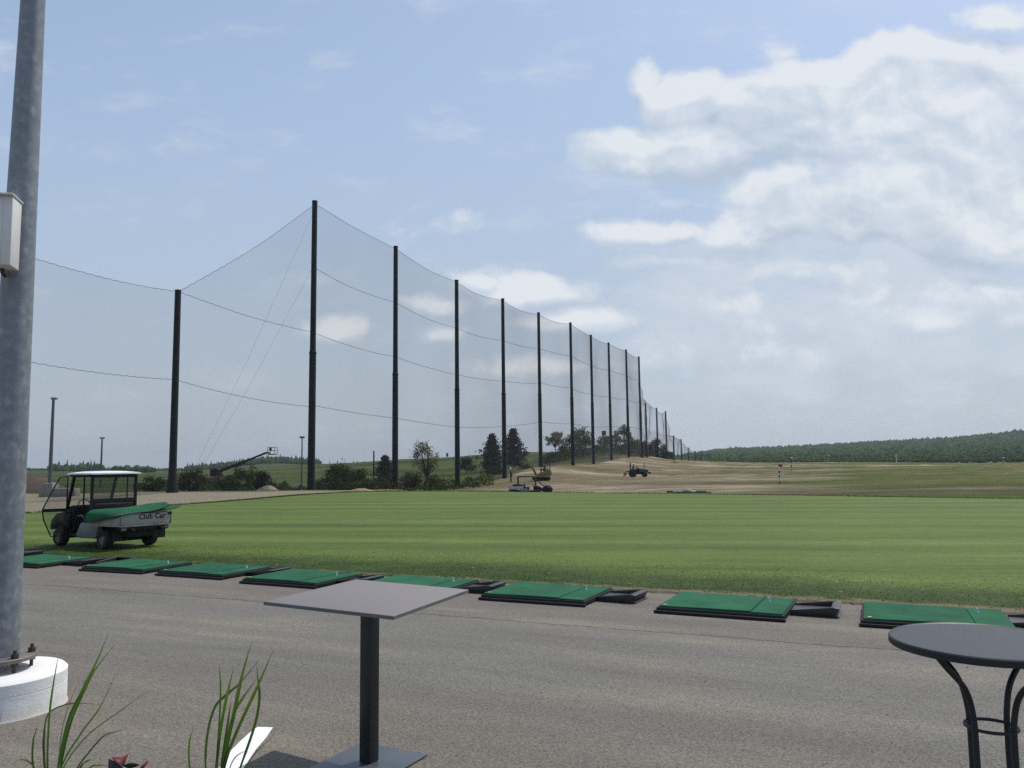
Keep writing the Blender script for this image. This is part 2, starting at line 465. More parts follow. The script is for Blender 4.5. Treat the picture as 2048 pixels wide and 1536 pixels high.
V = np.stack([TX, TY, TZ], -1).reshape(-1, 3)
I = np.arange(nr * na).reshape(nr, na)
F = np.stack([I[:-1, :-1], I[:-1, 1:], I[1:, 1:], I[1:, :-1]], -1).reshape(-1, 4)[:, ::-1]
def smooth01(x): x = np.clip(x, 0, 1); return x * x * (3 - 2 * x)
TPX = 1024 + FPX * TX / np.maximum(TY, 1.0)
gravel = smooth01((20 - np.abs(TY - 52)) / 6) * smooth01((-9 - TX + (TY - 62) * 0.0) / 4) * smooth01((76 - TY) / 4)
pl = np.array([(p[0], p[1]) for p in poles[3:]])
dirt = np.zeros_like(TX)
# the line of the poles: the side towards the range is bare, the far side is grown over
lx = np.interp(TY, [p[1] for p in poles], [p[0] for p in poles])
side = TX - lx
dirt = smooth01((side + 5.0) / 7.0) * smooth01((330 - TY) / 90) * (TY > 50)
rightness = smooth01((TPX - 1420) / 300)
bare = dirt * (0.90 - 0.60 * rightness)
mound = np.exp(-(((TPX - 1285) / 70) ** 2)) * smooth01((TY - 120) / 40) * smooth01((235 - TY) / 20)
lush = smooth01((-side - 2) / 10) * smooth01((TY - 62) / 20)
far = smooth01((RR - 420) / 120)
bare = np.maximum(bare, mound * 0.9 * dirt)
cols = np.stack([bare * (1 - far), np.maximum(lush, 0.0), gravel, far], -1).reshape(-1, 4).astype(np.float32)

gm, nt, bs, out = newmat('ground_soil_and_grass')
at = N(nt, 'Attribute', {'attribute_name': 'cover'})
sep = N(nt, 'SeparateColor', None, Color=at.outputs['Color'])
aR, aG, aB = sep.outputs
aF = at.outputs['Alpha']
pos = N(nt, 'NewGeometry').outputs['Position']
st = vm2 = N(nt, 'VectorMath', {'operation': 'MULTIPLY'}, i0=pos, i1=(0.35, 1.0, 1.0)).outputs[0]
nA = NOISE(nt, st, 0.085, 9, 0.68)
nB = NOISE(nt, st, 0.5, 8, 0.7)
nC = NOISE(nt, pos, 5.0, 8, 0.7)
nD = NOISE(nt, st, 0.03, 5, 0.6)
nE = NOISE(nt, N(nt, 'VectorMath', {'operation': 'ADD'}, i0=st, i1=(50, 31, 0)).outputs[0], 0.07, 10, 0.74)
nB = MA(nt, 'ADD', MA(nt, 'MULTIPLY', nE, 0.75), MA(nt, 'MULTIPLY', nB, 0.25))
soil = RAMP(nt, nB, [(0.40, (0.075, 0.064, 0.036)), (0.47, (0.145, 0.122, 0.074)), (0.53, (0.225, 0.193, 0.124)), (0.59, (0.41, 0.36, 0.25))])
soil = MIX(nt, MR(nt, nC, 0.35, 0.7, 0, 0.45), soil, (0.13, 0.10, 0.065, 1))
thin = RAMP(nt, nB, [(0.41, (0.040, 0.062, 0.012)), (0.5, (0.076, 0.100, 0.021)), (0.59, (0.14, 0.145, 0.046))])
thin = MIX(nt, MR(nt, nC, 0.45, 0.75, 0, 0.5), thin, (0.16, 0.13, 0.07, 1))
lushc = RAMP(nt, MA(nt, 'ADD', MA(nt, 'MULTIPLY', nD, 0.6), MA(nt, 'MULTIPLY', nB, 0.4)), [(0.36, (0.022, 0.038, 0.010)), (0.48, (0.042, 0.066, 0.016)), (0.56, (0.085, 0.10, 0.030)), (0.66, (0.05, 0.075, 0.02))])
grav = RAMP(nt, nC, [(0.25, (0.165, 0.142, 0.102)), (0.55, (0.27, 0.240, 0.180)), (0.8, (0.38, 0.345, 0.27))])
kd = MR(nt, MA(nt, 'ADD', aR, MA(nt, 'MULTIPLY', MA(nt, 'SUBTRACT', nA, 0.5), 4.2)), 0.34, 0.72, 0, 1, True)
g1 = MIX(nt, kd, thin, soil)
kl = MR(nt, MA(nt, 'ADD', aG, MA(nt, 'MULTIPLY', MA(nt, 'SUBTRACT', nB, 0.5), 0.9)), 0.35, 0.65, 0, 1, True)
g1 = MIX(nt, kl, g1, lushc)
kg = MR(nt, MA(nt, 'ADD', aB, MA(nt, 'MULTIPLY', MA(nt, 'SUBTRACT', nB, 0.5), 0.9)), 0.4, 0.6, 0, 1, True)
g1 = MIX(nt, kg, g1, grav)
g1 = MIX(nt, aF, g1, MIX(nt, nB, (0.03, 0.05, 0.018, 1), (0.06, 0.08, 0.03, 1)))
nt.links.new(g1, bs.inputs['Base Color'])
bs.inputs['Roughness'].default_value = 0.95
bs.inputs['Specular IOR Level'].default_value = 0.1
bp = N(nt, 'Bump', None, Strength=1.0, Distance=1.4, Height=MA(nt, 'ADD', nB, MA(nt, 'MULTIPLY', nC, 0.12)))
nt.links.new(bp.outputs[0], bs.inputs['Normal'])
ground = fastmesh('ground', V, F, gm, smooth=True)
ca = ground.data.color_attributes.new('cover', 'FLOAT_COLOR', 'POINT')
ca.data.foreach_set('color', cols.ravel())
tag(ground, kind='structure')

# ------------------------------------------------------------------ asphalt
am, nt, bs, out = newmat('worn_asphalt')
pos = N(nt, 'NewGeometry').outputs['Position']
sx_ = N(nt, 'SeparateXYZ', None, Vector=pos)
X_, Y_ = sx_.outputs[0], sx_.outputs[1]
t_ = MA(nt, 'ADD', MA(nt, 'MULTIPLY', X_, EDGE_N.x), MA(nt, 'MULTIPLY', MA(nt, 'SUBTRACT', Y_, EDGE_0.y), EDGE_N.y))
a_ = MA(nt, 'ADD', MA(nt, 'MULTIPLY', X_, EDGE_D.x), MA(nt, 'MULTIPLY', MA(nt, 'SUBTRACT', Y_, EDGE_0.y), EDGE_D.y))
along = N(nt, 'CombineXYZ', None, X=MA(nt, 'MULTIPLY', a_, 0.16), Y=t_, Z=0.0).outputs[0]
wob = MA(nt, 'MULTIPLY', MA(nt, 'SUBTRACT', NOISE(nt, pos, 0.9, 6, 0.6), 0.5), 0.55)
wob2 = MA(nt, 'MULTIPLY', MA(nt, 'SUBTRACT', NOISE(nt, pos, 1.6, 8, 0.65), 0.5), 0.26)
def t_of(px, py):
    p = G(px, py); return (p.x - EDGE_0.x) * EDGE_N.x + (p.y - EDGE_0.y) * EDGE_N.y
SEAM_A = sum(t_of(*q) for q in ((345, 1189), (999, 1240), (1340, 1267), (1692, 1296))) / 4
SEAM_B = sum(t_of(*q) for q in ((140, 1311), (350, 1345), (745, 1392), (1300, 1452))) / 4
brown = (0.150, 0.136, 0.118, 1); grey = (0.148, 0.144, 0.129, 1)
zone = MA(nt, 'ADD', MR(nt, MA(nt, 'ADD', t_, wob2), SEAM_A - 0.03, SEAM_A + 0.03), MR(nt, MA(nt, 'ADD', t_, wob), SEAM_B + 0.25, SEAM_B - 0.35))
colr = MIX(nt, zone, grey, brown)
def seam(at_, w, amp, fac):
    d = MA(nt, 'ABSOLUTE', MA(nt, 'SUBTRACT', MA(nt, 'ADD', t_, MA(nt, 'MULTIPLY', amp, 1.0)), at_))
    return MR(nt, d, w, w * 2.4, fac, 0.0, True)
streak = NOISE(nt, along, 1.3, 7, 0.62)
colr = MIX(nt, MR(nt, streak, 0.48, 0.68, 0, 0.62, True), colr, (0.235, 0.205, 0.16, 1))
colr = MIX(nt, MR(nt, streak, 0.5, 0.27, 0, 0.45, True), colr, (0.078, 0.070, 0.061, 1))
colr = MIX(nt, MA(nt, 'MULTIPLY', seam(SEAM_B + 0.25, 0.18, wob, 0.34), MR(nt, streak, 0.3, 0.7, 0.4, 1.0)), colr, (0.075, 0.068, 0.058, 1))
blot = NOISE(nt, pos, 0.7, 6, 0.6)
colr = MIX(nt, MR(nt, blot, 0.35, 0.7, 0, 0.30), colr, (0.15, 0.135, 0.115, 1))
# aggregate
vo = N(nt, 'TexVoronoi', {'feature': 'F1'}, Vector=pos, Scale=95.0)
agg = N(nt, 'SeparateColor', None, Color=vo.outputs['Color']).outputs[0]
fine = NOISE(nt, pos, 38.0, 4, 0.75)
kk = MA(nt, 'ADD', MR(nt, agg, 0, 1, 0.62, 1.32), MR(nt, fine, 0.25, 0.75, -0.34, 0.34))
colr = MIX(nt, 1.0, colr, N(nt, 'CombineColor', None, Red=kk, Green=kk, Blue=kk).outputs[0], 'MULTIPLY')
vo2 = N(nt, 'TexVoronoi', {'feature': 'F1'}, Vector=pos, Scale=17.0)
sp = MA(nt, 'MULTIPLY', MA(nt, 'LESS_THAN', vo2.outputs['Distance'], 0.13), MA(nt, 'GREATER_THAN', N(nt, 'SeparateColor', None, Color=vo2.outputs['Color']).outputs[1], 0.72))
colr = MIX(nt, MA(nt, 'MULTIPLY', sp, 0.45), colr, (0.36, 0.32, 0.26, 1))
# seams
gap = MR(nt, NOISE(nt, along, 3.6, 4), 0.47, 0.6, 0.0, 1.0)
colr = MIX(nt, MA(nt, 'MULTIPLY', seam(SEAM_A, 0.012, wob2, 0.75), 1.0), colr, (0.05, 0.036, 0.03, 1))
w3 = MA(nt, 'MULTIPLY', MA(nt, 'SUBTRACT', NOISE(nt, pos, 2.1, 9, 0.7), 0.5), 0.30)
colr = MIX(nt, MA(nt, 'MULTIPLY', seam(SEAM_B, 0.012, w3, 0.7), MA(nt, 'MULTIPLY', gap, MR(nt, a_, -4.5, -1.5, 1.0, 0.12))), colr, (0.028, 0.025, 0.022, 1))
nt.links.new(colr, bs.inputs['Base Color'])
bs.inputs['Roughness'].default_value = 0.86
bs.inputs['Specular IOR Level'].default_value = 0.25
hgt = MA(nt, 'ADD', MA(nt, 'MULTIPLY', vo.outputs['Distance'], 0.9), MA(nt, 'MULTIPLY', fine, 0.6))
bp = N(nt, 'Bump', None, Strength=0.55, Distance=0.006, Height=hgt)
nt.links.new(bp.outputs[0], bs.inputs['Normal'])
b = MB()
pa = [(p[0], p[1]) for p in catmull([np.array(q) for q in near_edge], 6)]
pa = [(x + EDGE_N.x * 0.35, y + EDGE_N.y * 0.35) for x, y in pa]
b.add([(x, y, 0) for x, y in pa] + [(30, -40, 0), (-60, -40, 0), (-60, 42, 0)], [tuple(range(len(pa) + 3))[::-1]])
asph = tag(b.build('asphalt_apron', am, smooth=False), kind='structure')

# painted parking line
wm = simple('white_road_paint', (0.78, 0.79, 0.80), 0.7, var=0.08, scale=30)
pts = [G(515, 1455), G(546, 1456), G(531, 1478), G(512, 1500), G(480, 1548), G(430, 1620), G(395, 1620), G(434, 1545), G(455, 1509), G(480, 1484), G(500, 1466)]
b = MB().add([(p.x, p.y, 0.005) for p in pts], [tuple(range(len(pts)))[::-1]])
tag(b.build('painted_line', wm, smooth=False), kind='structure')

# ------------------------------------------------------------------ lawn
lm, nt, bs, out = newmat('mown_lawn')
pos = N(nt, 'NewGeometry').outputs['Position']
sx_ = N(nt, 'SeparateXYZ', None, Vector=pos); X_, Y_ = sx_.outputs[0], sx_.outputs[1]
t_ = MA(nt, 'ADD', MA(nt, 'MULTIPLY', X_, EDGE_N.x), MA(nt, 'MULTIPLY', MA(nt, 'SUBTRACT', Y_, EDGE_0.y), EDGE_N.y))
ms = Vector((1, -0.16)).normalized()
ma_ = MA(nt, 'ADD', MA(nt, 'MULTIPLY', X_, ms.x), MA(nt, 'MULTIPLY', Y_, ms.y))
mb_ = MA(nt, 'ADD', MA(nt, 'MULTIPLY', X_, -ms.y), MA(nt, 'MULTIPLY', Y_, ms.x))
wobl = MA(nt, 'MULTIPLY', MA(nt, 'SUBTRACT', NOISE(nt, pos, 0.35, 4), 0.5), 2.6)
mbw = MA(nt, 'ADD', mb_, wobl)
stripes = MR(nt, MA(nt, 'SINE', MA(nt, 'MULTIPLY', mbw, 2 * math.pi / 3.4)), -1, 1, 0, 1)
sv = N(nt, 'CombineXYZ', None, X=MA(nt, 'MULTIPLY', ma_, 0.07), Y=mb_, Z=0.0).outputs[0]
sn = NOISE(nt, sv, 0.75, 6, 0.62)
sn2 = NOISE(nt, sv, 3.2, 5, 0.6)
pat = NOISE(nt, pos, 0.16, 5, 0.6)
fine = NOISE(nt, pos, 14.0, 6, 0.75)
mid = NOISE(nt, N(nt, 'VectorMath', {'operation': 'MULTIPLY'}, i0=pos, i1=(0.6, 1, 1)).outputs[0], 2.6, 6, 0.7)
k = MA(nt, 'ADD', MA(nt, 'MULTIPLY', stripes, 0.13), MA(nt, 'MULTIPLY', sn, 0.62))
k = MA(nt, 'ADD', k, MA(nt, 'MULTIPLY', sn2, 0.35))
k = MA(nt, 'ADD', k, MA(nt, 'MULTIPLY', pat, 0.25))
k = MA(nt, 'ADD', k, MA(nt, 'MULTIPLY', mid, 0.22))
lc = RAMP(nt, MR(nt, k, 0.47, 1.06), [(0.1, (0.038, 0.068, 0.008)), (0.45, (0.070, 0.110, 0.015)), (0.75, (0.098, 0.142, 0.025)), (1.0, (0.15, 0.18, 0.050))])
rough = MR(nt, MA(nt, 'ADD', t_, MA(nt, 'MULTIPLY', MA(nt, 'SUBTRACT', NOISE(nt, pos, 0.35, 5), 0.5), 3.0)), 0.9, 2.5, 1, 0, True)
rc = RAMP(nt, mid, [(0.3, (0.017, 0.036, 0.003)), (0.55, (0.030, 0.057, 0.005)), (0.8, (0.060, 0.092, 0.012))])  # deeper green of the rough, darkened further for the blades' self-shadowing
lc = MIX(nt, rough, lc, rc)
kf = MR(nt, fine, 0.3, 0.7, 0.62, 1.38)
lc = MIX(nt, 1.0, lc, N(nt, 'CombineColor', None, Red=kf, Green=kf, Blue=kf).outputs[0], 'MULTIPLY')
edge_s = MR(nt, MA(nt, 'ADD', t_, MA(nt, 'MULTIPLY', MA(nt, 'SUBTRACT', NOISE(nt, pos, 2.4, 6), 0.5), 0.9)), -0.1, 0.16, 0.8, 0, True)
lc = MIX(nt, edge_s, lc, (0.16, 0.125, 0.08, 1))
vo = N(nt, 'TexVoronoi', {'feature': 'F1'}, Vector=pos, Scale=3.0)
sp = MA(nt, 'MULTIPLY', MA(nt, 'LESS_THAN', vo.outputs['Distance'], 0.085), MA(nt, 'GREATER_THAN', N(nt, 'SeparateColor', None, Color=vo.outputs['Color']).outputs[0], 0.55))
lc = MIX(nt, MA(nt, 'MULTIPLY', sp, MR(nt, t_, 1.0, 9.0, 0.7, 0.0)), lc, (0.42, 0.40, 0.10, 1))
nt.links.new(lc, bs.inputs['Base Color'])
bs.inputs['Roughness'].default_value = 0.8
bs.inputs['Specular IOR Level'].default_value = 0.2
bp = N(nt, 'Bump', None, Strength=0.5, Distance=0.03, Height=MA(nt, 'ADD', fine, mid))
nt.links.new(bp.outputs[0], bs.inputs['Normal'])
# raggedly edged sheet + bank
P = lawn_poly.copy()
nxt = np.roll(P, -1, 0) - np.roll(P, 1, 0)
nrm = np.stack([nxt[:, 1], -nxt[:, 0]], -1); nrm /= np.linalg.norm(nrm, axis=1)[:, None]
cent_in = poly_inside(P, P[:, 0] + nrm[:, 0] * 0.05, P[:, 1] + nrm[:, 1] * 0.05)
nrm[cent_in] *= -1
jit = RS.uniform(-0.07, 0.07, len(P))
P2 = P + nrm * jit[:, None]
nn = len(P2); nnear = len(near_edge) * 24 - 23
vs = [(x, y, 0.03) for x, y in P2]
ring = []
for i in range(nn):
    if i < nnear - 1: ring.append((P2[i, 0] + nrm[i, 0] * 0.06, P2[i, 1] + nrm[i, 1] * 0.06, -0.01))
    else: ring.append((P2[i, 0] + nrm[i, 0] * 1.6, P2[i, 1] + nrm[i, 1] * 1.6, -1.1))
b = MB().add(vs + ring, [tuple(range(nn))] + [(i, (i + 1) % nn, nn + (i + 1) % nn, nn + i) for i in range(nn)])
lawn = tag(b.build('lawn', lm, smooth=False), kind='structure')

# grass blades on the rough strip and along the edges
gm2, nt, bs, out = newmat('grass_blades')
gp = N(nt, 'NewGeometry')
rnd = NOISE(nt, gp.outputs['Position'], 9.0, 4, 0.7)
gcol = RAMP(nt, rnd, [(0.3, (0.022, 0.046, 0.003)), (0.5, (0.040, 0.074, 0.006)), (0.68, (0.072, 0.108, 0.012)), (0.85, (0.16, 0.17, 0.04))])
df = N(nt, 'BsdfDiffuse', None, Color=gcol, Roughness=0.6); tl = N(nt, 'BsdfTranslucent', None, Color=gcol)
mx = N(nt, 'MixShader', None, i0=0.4, i1=df.outputs[0], i2=tl.outputs[0])
nt.links.new(mx.outputs[0], out.inputs['Surface'])
nt.nodes.remove(bs)
def blades(pts, hmin, hmax, w, z0):
    n = len(pts)
    th = RS.uniform(0, 2 * math.pi, n); h = RS.uniform(hmin, hmax, n); ln = RS.uniform(0.2, 0.7, n) * h; ph = RS.uniform(0, 2 * math.pi, n)
    b0 = np.stack([pts[:, 0] + np.cos(th) * w, pts[:, 1] + np.sin(th) * w, np.full(n, z0)], -1)
    b1 = np.stack([pts[:, 0] - np.cos(th) * w, pts[:, 1] - np.sin(th) * w, np.full(n, z0)], -1)
    tp = np.stack([pts[:, 0] + np.cos(ph) * ln, pts[:, 1] + np.sin(ph) * ln, z0 + h], -1)
    return np.stack([b0, b1, tp], 1).reshape(-1, 3)
sets = []
n = 42000                                # rough strip
a = RS.uniform(-16, 9.5, n); t = RS.beta(1.0, 2.2, n) * 4.2
base = np.stack([EDGE_0.x + EDGE_D.x * a + EDGE_N.x * t, EDGE_0.y + EDGE_D.y * a + EDGE_N.y * t], -1)
ne = np.array(catmull([np.array(q) for q in near_edge], 12))
yedge = np.interp(base[:, 0], ne[:, 0], ne[:, 1])
base[:, 1] += yedge - (EDGE_0.y - base[:, 0] * 0.415 / 0.910)
keep = RS.uniform(0, 1, n) < np.clip(0.35 + 0.9 * np.sin(base[:, 0] * 1.3 + 2 * np.sin(base[:, 1])) * np.sin(base[:, 1] * 1.9) * 0.5 + (t > 0.25) * 0.45, 0, 1)
sets.append(blades(base[keep], 0.006, 0.024, 0.006, 0.027))
for i0, i1, n in ((nnear + 16, nn - 1, 26000),):   # far and left edges
    seg = RS.uniform(i0, i1 - 1, n); ii = seg.astype(int); fr = (seg - ii)[:, None]
    q = P2[ii] * (1 - fr) + P2[ii + 1] * fr
    off = RS.normal(0, 1, n)[:, None] * 0.22
    sets.append(blades(q - nrm[ii] * (off + 0.12), 0.04, 0.12, 0.012, 0.0))
Vb = np.concatenate(sets)
gb = fastmesh('grass', Vb, np.arange(len(Vb)).reshape(-1, 3), gm2)
tag(gb, kind='stuff')
# ------------------------------------------------------------------ range net and its poles
steel_dark = simple('dark_painted_steel', (0.013, 0.016, 0.017), 0.55, var=0.3, scale=3.0, spec=0.25)
rope_m = simple('black_rope', (0.045, 0.047, 0.052), 0.8)
cap_m = simple('black_pole_cap', (0.012, 0.013, 0.014), 0.6)
nm, nt, bs, out = newmat('black_fine_netting')
g = N(nt, 'NewGeometry')
dt = MA(nt, 'ABSOLUTE', N(nt, 'VectorMath', {'operation': 'DOT_PRODUCT'}, i0=g.outputs['Normal'], i1=g.outputs['Incoming']).outputs['Value'])
pw = MA(nt, 'POWER', 0.90, MA(nt, 'DIVIDE', 1.0, MA(nt, 'MAXIMUM', dt, 0.12)))
fld = NOISE(nt, N(nt, 'VectorMath', {'operation': 'MULTIPLY'}, i0=g.outputs['Position'], i1=(1.0, 0.4, 0.2)).outputs[0], 0.12, 3, 0.5)
op = MA(nt, 'MULTIPLY', MA(nt, 'SUBTRACT', 1.0, pw), MR(nt, fld, 0.3, 0.7, 0.88, 1.12), clamp=True)
bs.inputs['Base Color'].default_value = (0.03, 0.032, 0.036, 1); bs.inputs['Roughness'].default_value = 0.8
tr = N(nt, 'BsdfTransparent')
mx = N(nt, 'MixShader', None, i0=op, i1=tr.outputs[0], i2=bs.outputs[0])
nt.links.new(mx.outputs[0], out.inputs['Surface'])

ORD = ['first', 'second', 'third', 'fourth', 'fifth', 'sixth', 'seventh', 'eighth', 'ninth', 'tenth', 'eleventh', 'twelfth']
def net_pole(i):
    x, y, z, H = poles[i]
    zb = min(z, Zs(x, y)) - 0.25
    if i == 0: lab = 'short black net pole beyond the lamp mast, left of the flared one'
    elif i == 1: lab = 'short black net pole with a flared foot, left of the tall row'
    elif i <= 11: lab = f'tall black two-part net pole, {ORD[i-2]} from the left in the row of ten'
    elif i <= 14: lab = f'middle-height black net pole, {ORD[i-12]} past the tall row by the scrub'
    elif i <= 16: lab = f'low black net pole, {ORD[i-15]} of the pair beyond the middle-height poles'
    else: lab = f'smallest black net pole, {ORD[i-17]} of the last three before the wooded hill'
    t = thing('net_pole', lab, 'pole', (x, y, zb), 0, 'poles carrying the range net')
    H = H + (z - zb)
    if 2 <= i <= 11:
        h = 0.475 * H
        MB().lathe([(0.36, 0), (0.345, 0.5), (0.325, 1.2), (0.30, h)], 20).build('lower_section', steel_dark, t)
        MB().lathe([(0.27, h - 0.02), (0.26, h + 1), (0.235, H - 0.1)], 20).build('upper_section', steel_dark, t)
        MB().lathe([(0.30, h - 0.25), (0.325, h - 0.2), (0.325, h - 0.04), (0.25, h + 0.02)], 20).build('collar', steel_dark, t)
        MB().lathe([(0.25, H - 0.12), (0.255, H), (0.0, H + 0.06)], 20).build('cap', cap_m, t)
    elif i <= 1:
        MB().lathe([(0.44, 0), (0.40, 0.35), (0.285, 1.5), (0.26, 2.4), (0.215, H - 0.1)], 20).build('shaft', steel_dark, t)
        MB().lathe([(0.225, H - 0.12), (0.23, H), (0.0, H + 0.05)], 20).build('cap', cap_m, t)
    else:
        r = 0.27 if i <= 14 else (0.24 if i <= 16 else 0.22)
        MB().lathe([(r * 1.1, 0), (r, 0.6), (r * 0.8, H - 0.08)], 14).build('shaft', steel_dark, t)
        MB().lathe([(r * 0.85, H - 0.1), (r * 0.85, H), (0.0, H + 0.05)], 14).build('cap', cap_m, t)
for i in range(len(poles)): net_pole(i)

net = thing('safety_net', 'fine black netting hung from the row of poles beside the range', 'net', (poles[2][0], poles[2][1], 0))
off = Vector((poles[2][0], poles[2][1], 0))
def net_panel(i, topA, topB, ropes, sag=0.35, nx=18, nz=14):
    a, c = poles[i], poles[i + 1]
    A = Vector((a[0], a[1], a[2])); C = Vector((c[0], c[1], c[2]))
    d = (C - A); d.z = 0; d.normalize(); nrm_ = Vector((d.y, -d.x, 0))
    rr = random.Random(100 + i)
    ph = rr.uniform(0, 6.28)
    def P(s, h):          # h: absolute z
        p = A.lerp(C, s)
        bul = 0.35 * math.sin(math.pi * s) * math.sin(ph + h * 0.22) + (0.5 * math.sin(s * 9 + ph) * math.sin(h * 0.35) * (1 if i >= 11 else 0.12))
        p = p + nrm_ * bul
        return Vector((p.x, p.y, h)) - off
    xs = np.linspace(0, 1, nx + 1)
    gz = Zt(np.array([A.lerp(C, s).x for s in xs]), np.array([A.lerp(C, s).y for s in xs]))
    V = []; F = []
    def top(s): return (A.z + topA) * (1 - s) + (C.z + topB) * s - sag * 4 * s * (1 - s)
    for ix, s in enumerate(xs):
        for k in range(nz + 1):
            z0 = gz[ix] + 0.05
            V.append(P(s, z0 + (top(s) - z0) * k / nz))
    for ix in range(nx):
        for k in range(nz):
            q = ix * (nz + 1) + k
            F.append((q, q + nz + 1, q + nz + 2, q + 1))
    pan = MB().add(V, F).build('net_panel', nm, net, recalc=False)
    ns = 44
    for (ha, hb, sg) in ropes + [(topA, topB, sag)]:
        pts = []
        for k in range(ns + 1):
            s = k / ns
            h = (A.z + ha) * (1 - s) + (C.z + hb) * s - sg * 4 * s * (1 - s) + 0.05 * (k % 2)
            pts.append(P(s, h))
        rad = 0.011 + 0.00012 * A.y
        MB().tube(pts, rad, 5).build('rope', rope_m, pan)
HT = [p[3] for p in poles]
net_panel(0, HT[1] - .1, HT[1] - .15, [(HT[1] * .565, HT[1] * .55, .3)], sag=0.3)
net_panel(1, HT[1] - .15, HT[2] - .35, [(HT[1] * .55, HT[2] * .28, .25), (HT[1] - .15, HT[2] * .536, .3)], sag=0.25)
for i in range(2, 11):
    a_, c_ = HT[i], HT[i + 1]
    net_panel(i, a_ - .3, c_ - .3, [(a_ * .285, c_ * .285, .12), (a_ * .537, c_ * .537, .22), (a_ * .762, c_ * .762, .22)], sag=0.35 if i > 3 else .2)
net_panel(11, HT[11] * .74, HT[12] + .5, [(HT[11] * .285, HT[12] * .5, .2), (HT[11] * .537, HT[12] - .3, .3)], sag=1.0)
net_panel(12, HT[12] + .5, HT[13] - .2, [(HT[12] * .5, HT[13] * .5, .3)], sag=0.6)
net_panel(13, HT[13] - .2, HT[14] - .2, [(HT[13] * .5, HT[14] * .5, .3)], sag=1.0)
net_panel(14, HT[14] - .2, HT[15] - .2, [(HT[14] * .5, HT[15] - .3, .2)], sag=2.2)
for i, sg in ((15, .5), (16, .5), (17, .35), (18, .3)):
    net_panel(i, HT[i] - (.2 if i != 16 else 1.0), HT[i + 1] - .15, [], sag=sg)
# guy wires from the first tall pole to an anchor in the scrub
p2 = poles[2]
anch = on_ground(368, 77); anch2 = on_ground(376, 75.5)
for (h, an, lab) in ((HT[2] - 1.2, anch, 'longer thin guy wire from the top of the first tall pole'), (HT[2] * .76, anch2, 'shorter thin guy wire from below the top of the first tall pole')):
    b = MB().tube([Vector((p2[0] - 0.15, p2[1], p2[2] + h)), (Vector((p2[0], p2[1], p2[2] + h)) + an) / 2 - Vector((0, 0, 0.4)), an], 0.007, 5)
    tag(b.build('guy_wire', rope_m), lab, 'wire', 'guy wires of the first tall pole')

# ------------------------------------------------------------------ lamp posts across the gravel
lamp_m = simple('grey_lamp_metal', (0.10, 0.11, 0.12), 0.5, 0.3)
lens_m = simple('lamp_glass', (0.5, 0.5, 0.48), 0.3)
conc_m = simple('grey_concrete', (0.22, 0.21, 0.19), 0.9, var=0.25, scale=4, bump=0.3)
def lamp_post(loc, H, r, lab, arms=(1, -1), block=False):
    t = thing('lamp_post', lab, 'lamp post', loc, 0, 'lamp posts across the gravel')
    MB().lathe([(r * 1.7, -0.3), (r * 1.7, 0.08), (r, 0.1), (r * 0.65, H)], 12).build('pole', lamp_m, t)
    for s in arms:
        h = MB().lathe([(0.05, H - 0.02), (0.14, H + 0.02), (0.17, H + 0.07), (0.12, H + 0.15), (0, H + 0.18)], 14, (s * 0.16, 0, 0)).build('lamp_head', lamp_m, t)
        MB().lathe([(0.0, H - 0.03), (0.10, H - 0.02), (0.13, H + 0.02)], 14, (s * 0.16, 0, 0)).build('lens', lens_m, h)
    MB().bar((-0.16, 0, H + 0.05), (0.16, 0, H + 0.05), 0.05).build('arm', lamp_m, t)
    if block:
        MB().box((0, 0, 0.5), (1.1, 1.1, 1.1), taper=0.8).build('concrete_foot', conc_m, t, bevel=0.05)
    return t
p = W(98, 998, 63); p.z = Zs(p.x, p.y)
lamp_post((p.x, p.y, p.z), W(109, 799, 63).z - p.z, 0.15, 'tallest grey lamp post on a concrete foot, beside the lamp mast', (1, -0.3), True)
p = on_ground(202, 95)
lamp_post(p, W(205, 877, 95).z - p.z, 0.13, 'slim lamp post rising behind the white cart roof', (1, -1))
p = on_ground(603.5, 76)
lamp_post(p, W(604.5, 876, 76).z - p.z, 0.085, 'thin lamp post just left of the first tall net pole', (0.6, -0.6))
# concrete blocks and soil heap left of the cart
q = W(132, 1003, 62)
tag(MB().box((0, 0, 0.25), (1.7, 0.8, 0.7)).build('concrete_block', conc_m, bevel=0.03, loc=(q.x, q.y, Zs(q.x, q.y))), 'low grey concrete block on the gravel beside the tallest lamp post', 'block')
soil_m = simple('dark_soil', (0.075, 0.052, 0.042), 0.95, var=0.35, scale=1.5, bump=0.9, bscale=4)
def heap(name, loc, r, h, seed, mat, lab, cat, sq=(1, 1)):
    rs_ = np.random.RandomState(seed)
    n, m_ = 28, 9; V = []; F = []
    for i in range(m_ + 1):
        f = i / m_
        for k in range(n):
            a = 2 * math.pi * k / n
            rad = r * (1 - f) * (1 + 0.18 * math.sin(3 * a + seed) + rs_.uniform(-.06, .06))
            V.append((rad * math.cos(a) * sq[0], rad * math.sin(a) * sq[1], h * (1 - (1 - f) ** 1.7) - 0.25 + rs_.uniform(-.05, .05) * h))
    for i in range(m_):
        for k in range(n):
            F.append((i * n + k, i * n + (k + 1) % n, (i + 1) * n + (k + 1) % n, (i + 1) * n + k))
    o = MB().add(V, F).build(name, mat, loc=loc)
    return tag(o, lab, cat)
heap('soil_heap', on_ground(60, 80), 3.4, 1.7, 2, soil_m, 'dark brown heap of soil beyond the gravel, left of the lamp post', 'soil heap')
dirt_m = simple('pale_dirt', (0.26, 0.20, 0.14), 0.95, var=0.3, scale=1.5, bump=0.9, bscale=4)
heap('dirt_heap', on_ground(538, 78), 1.25, 0.75, 5, dirt_m, 'low pale dirt heap on the gravel edge below the boom lift', 'dirt heap', (1, .6))
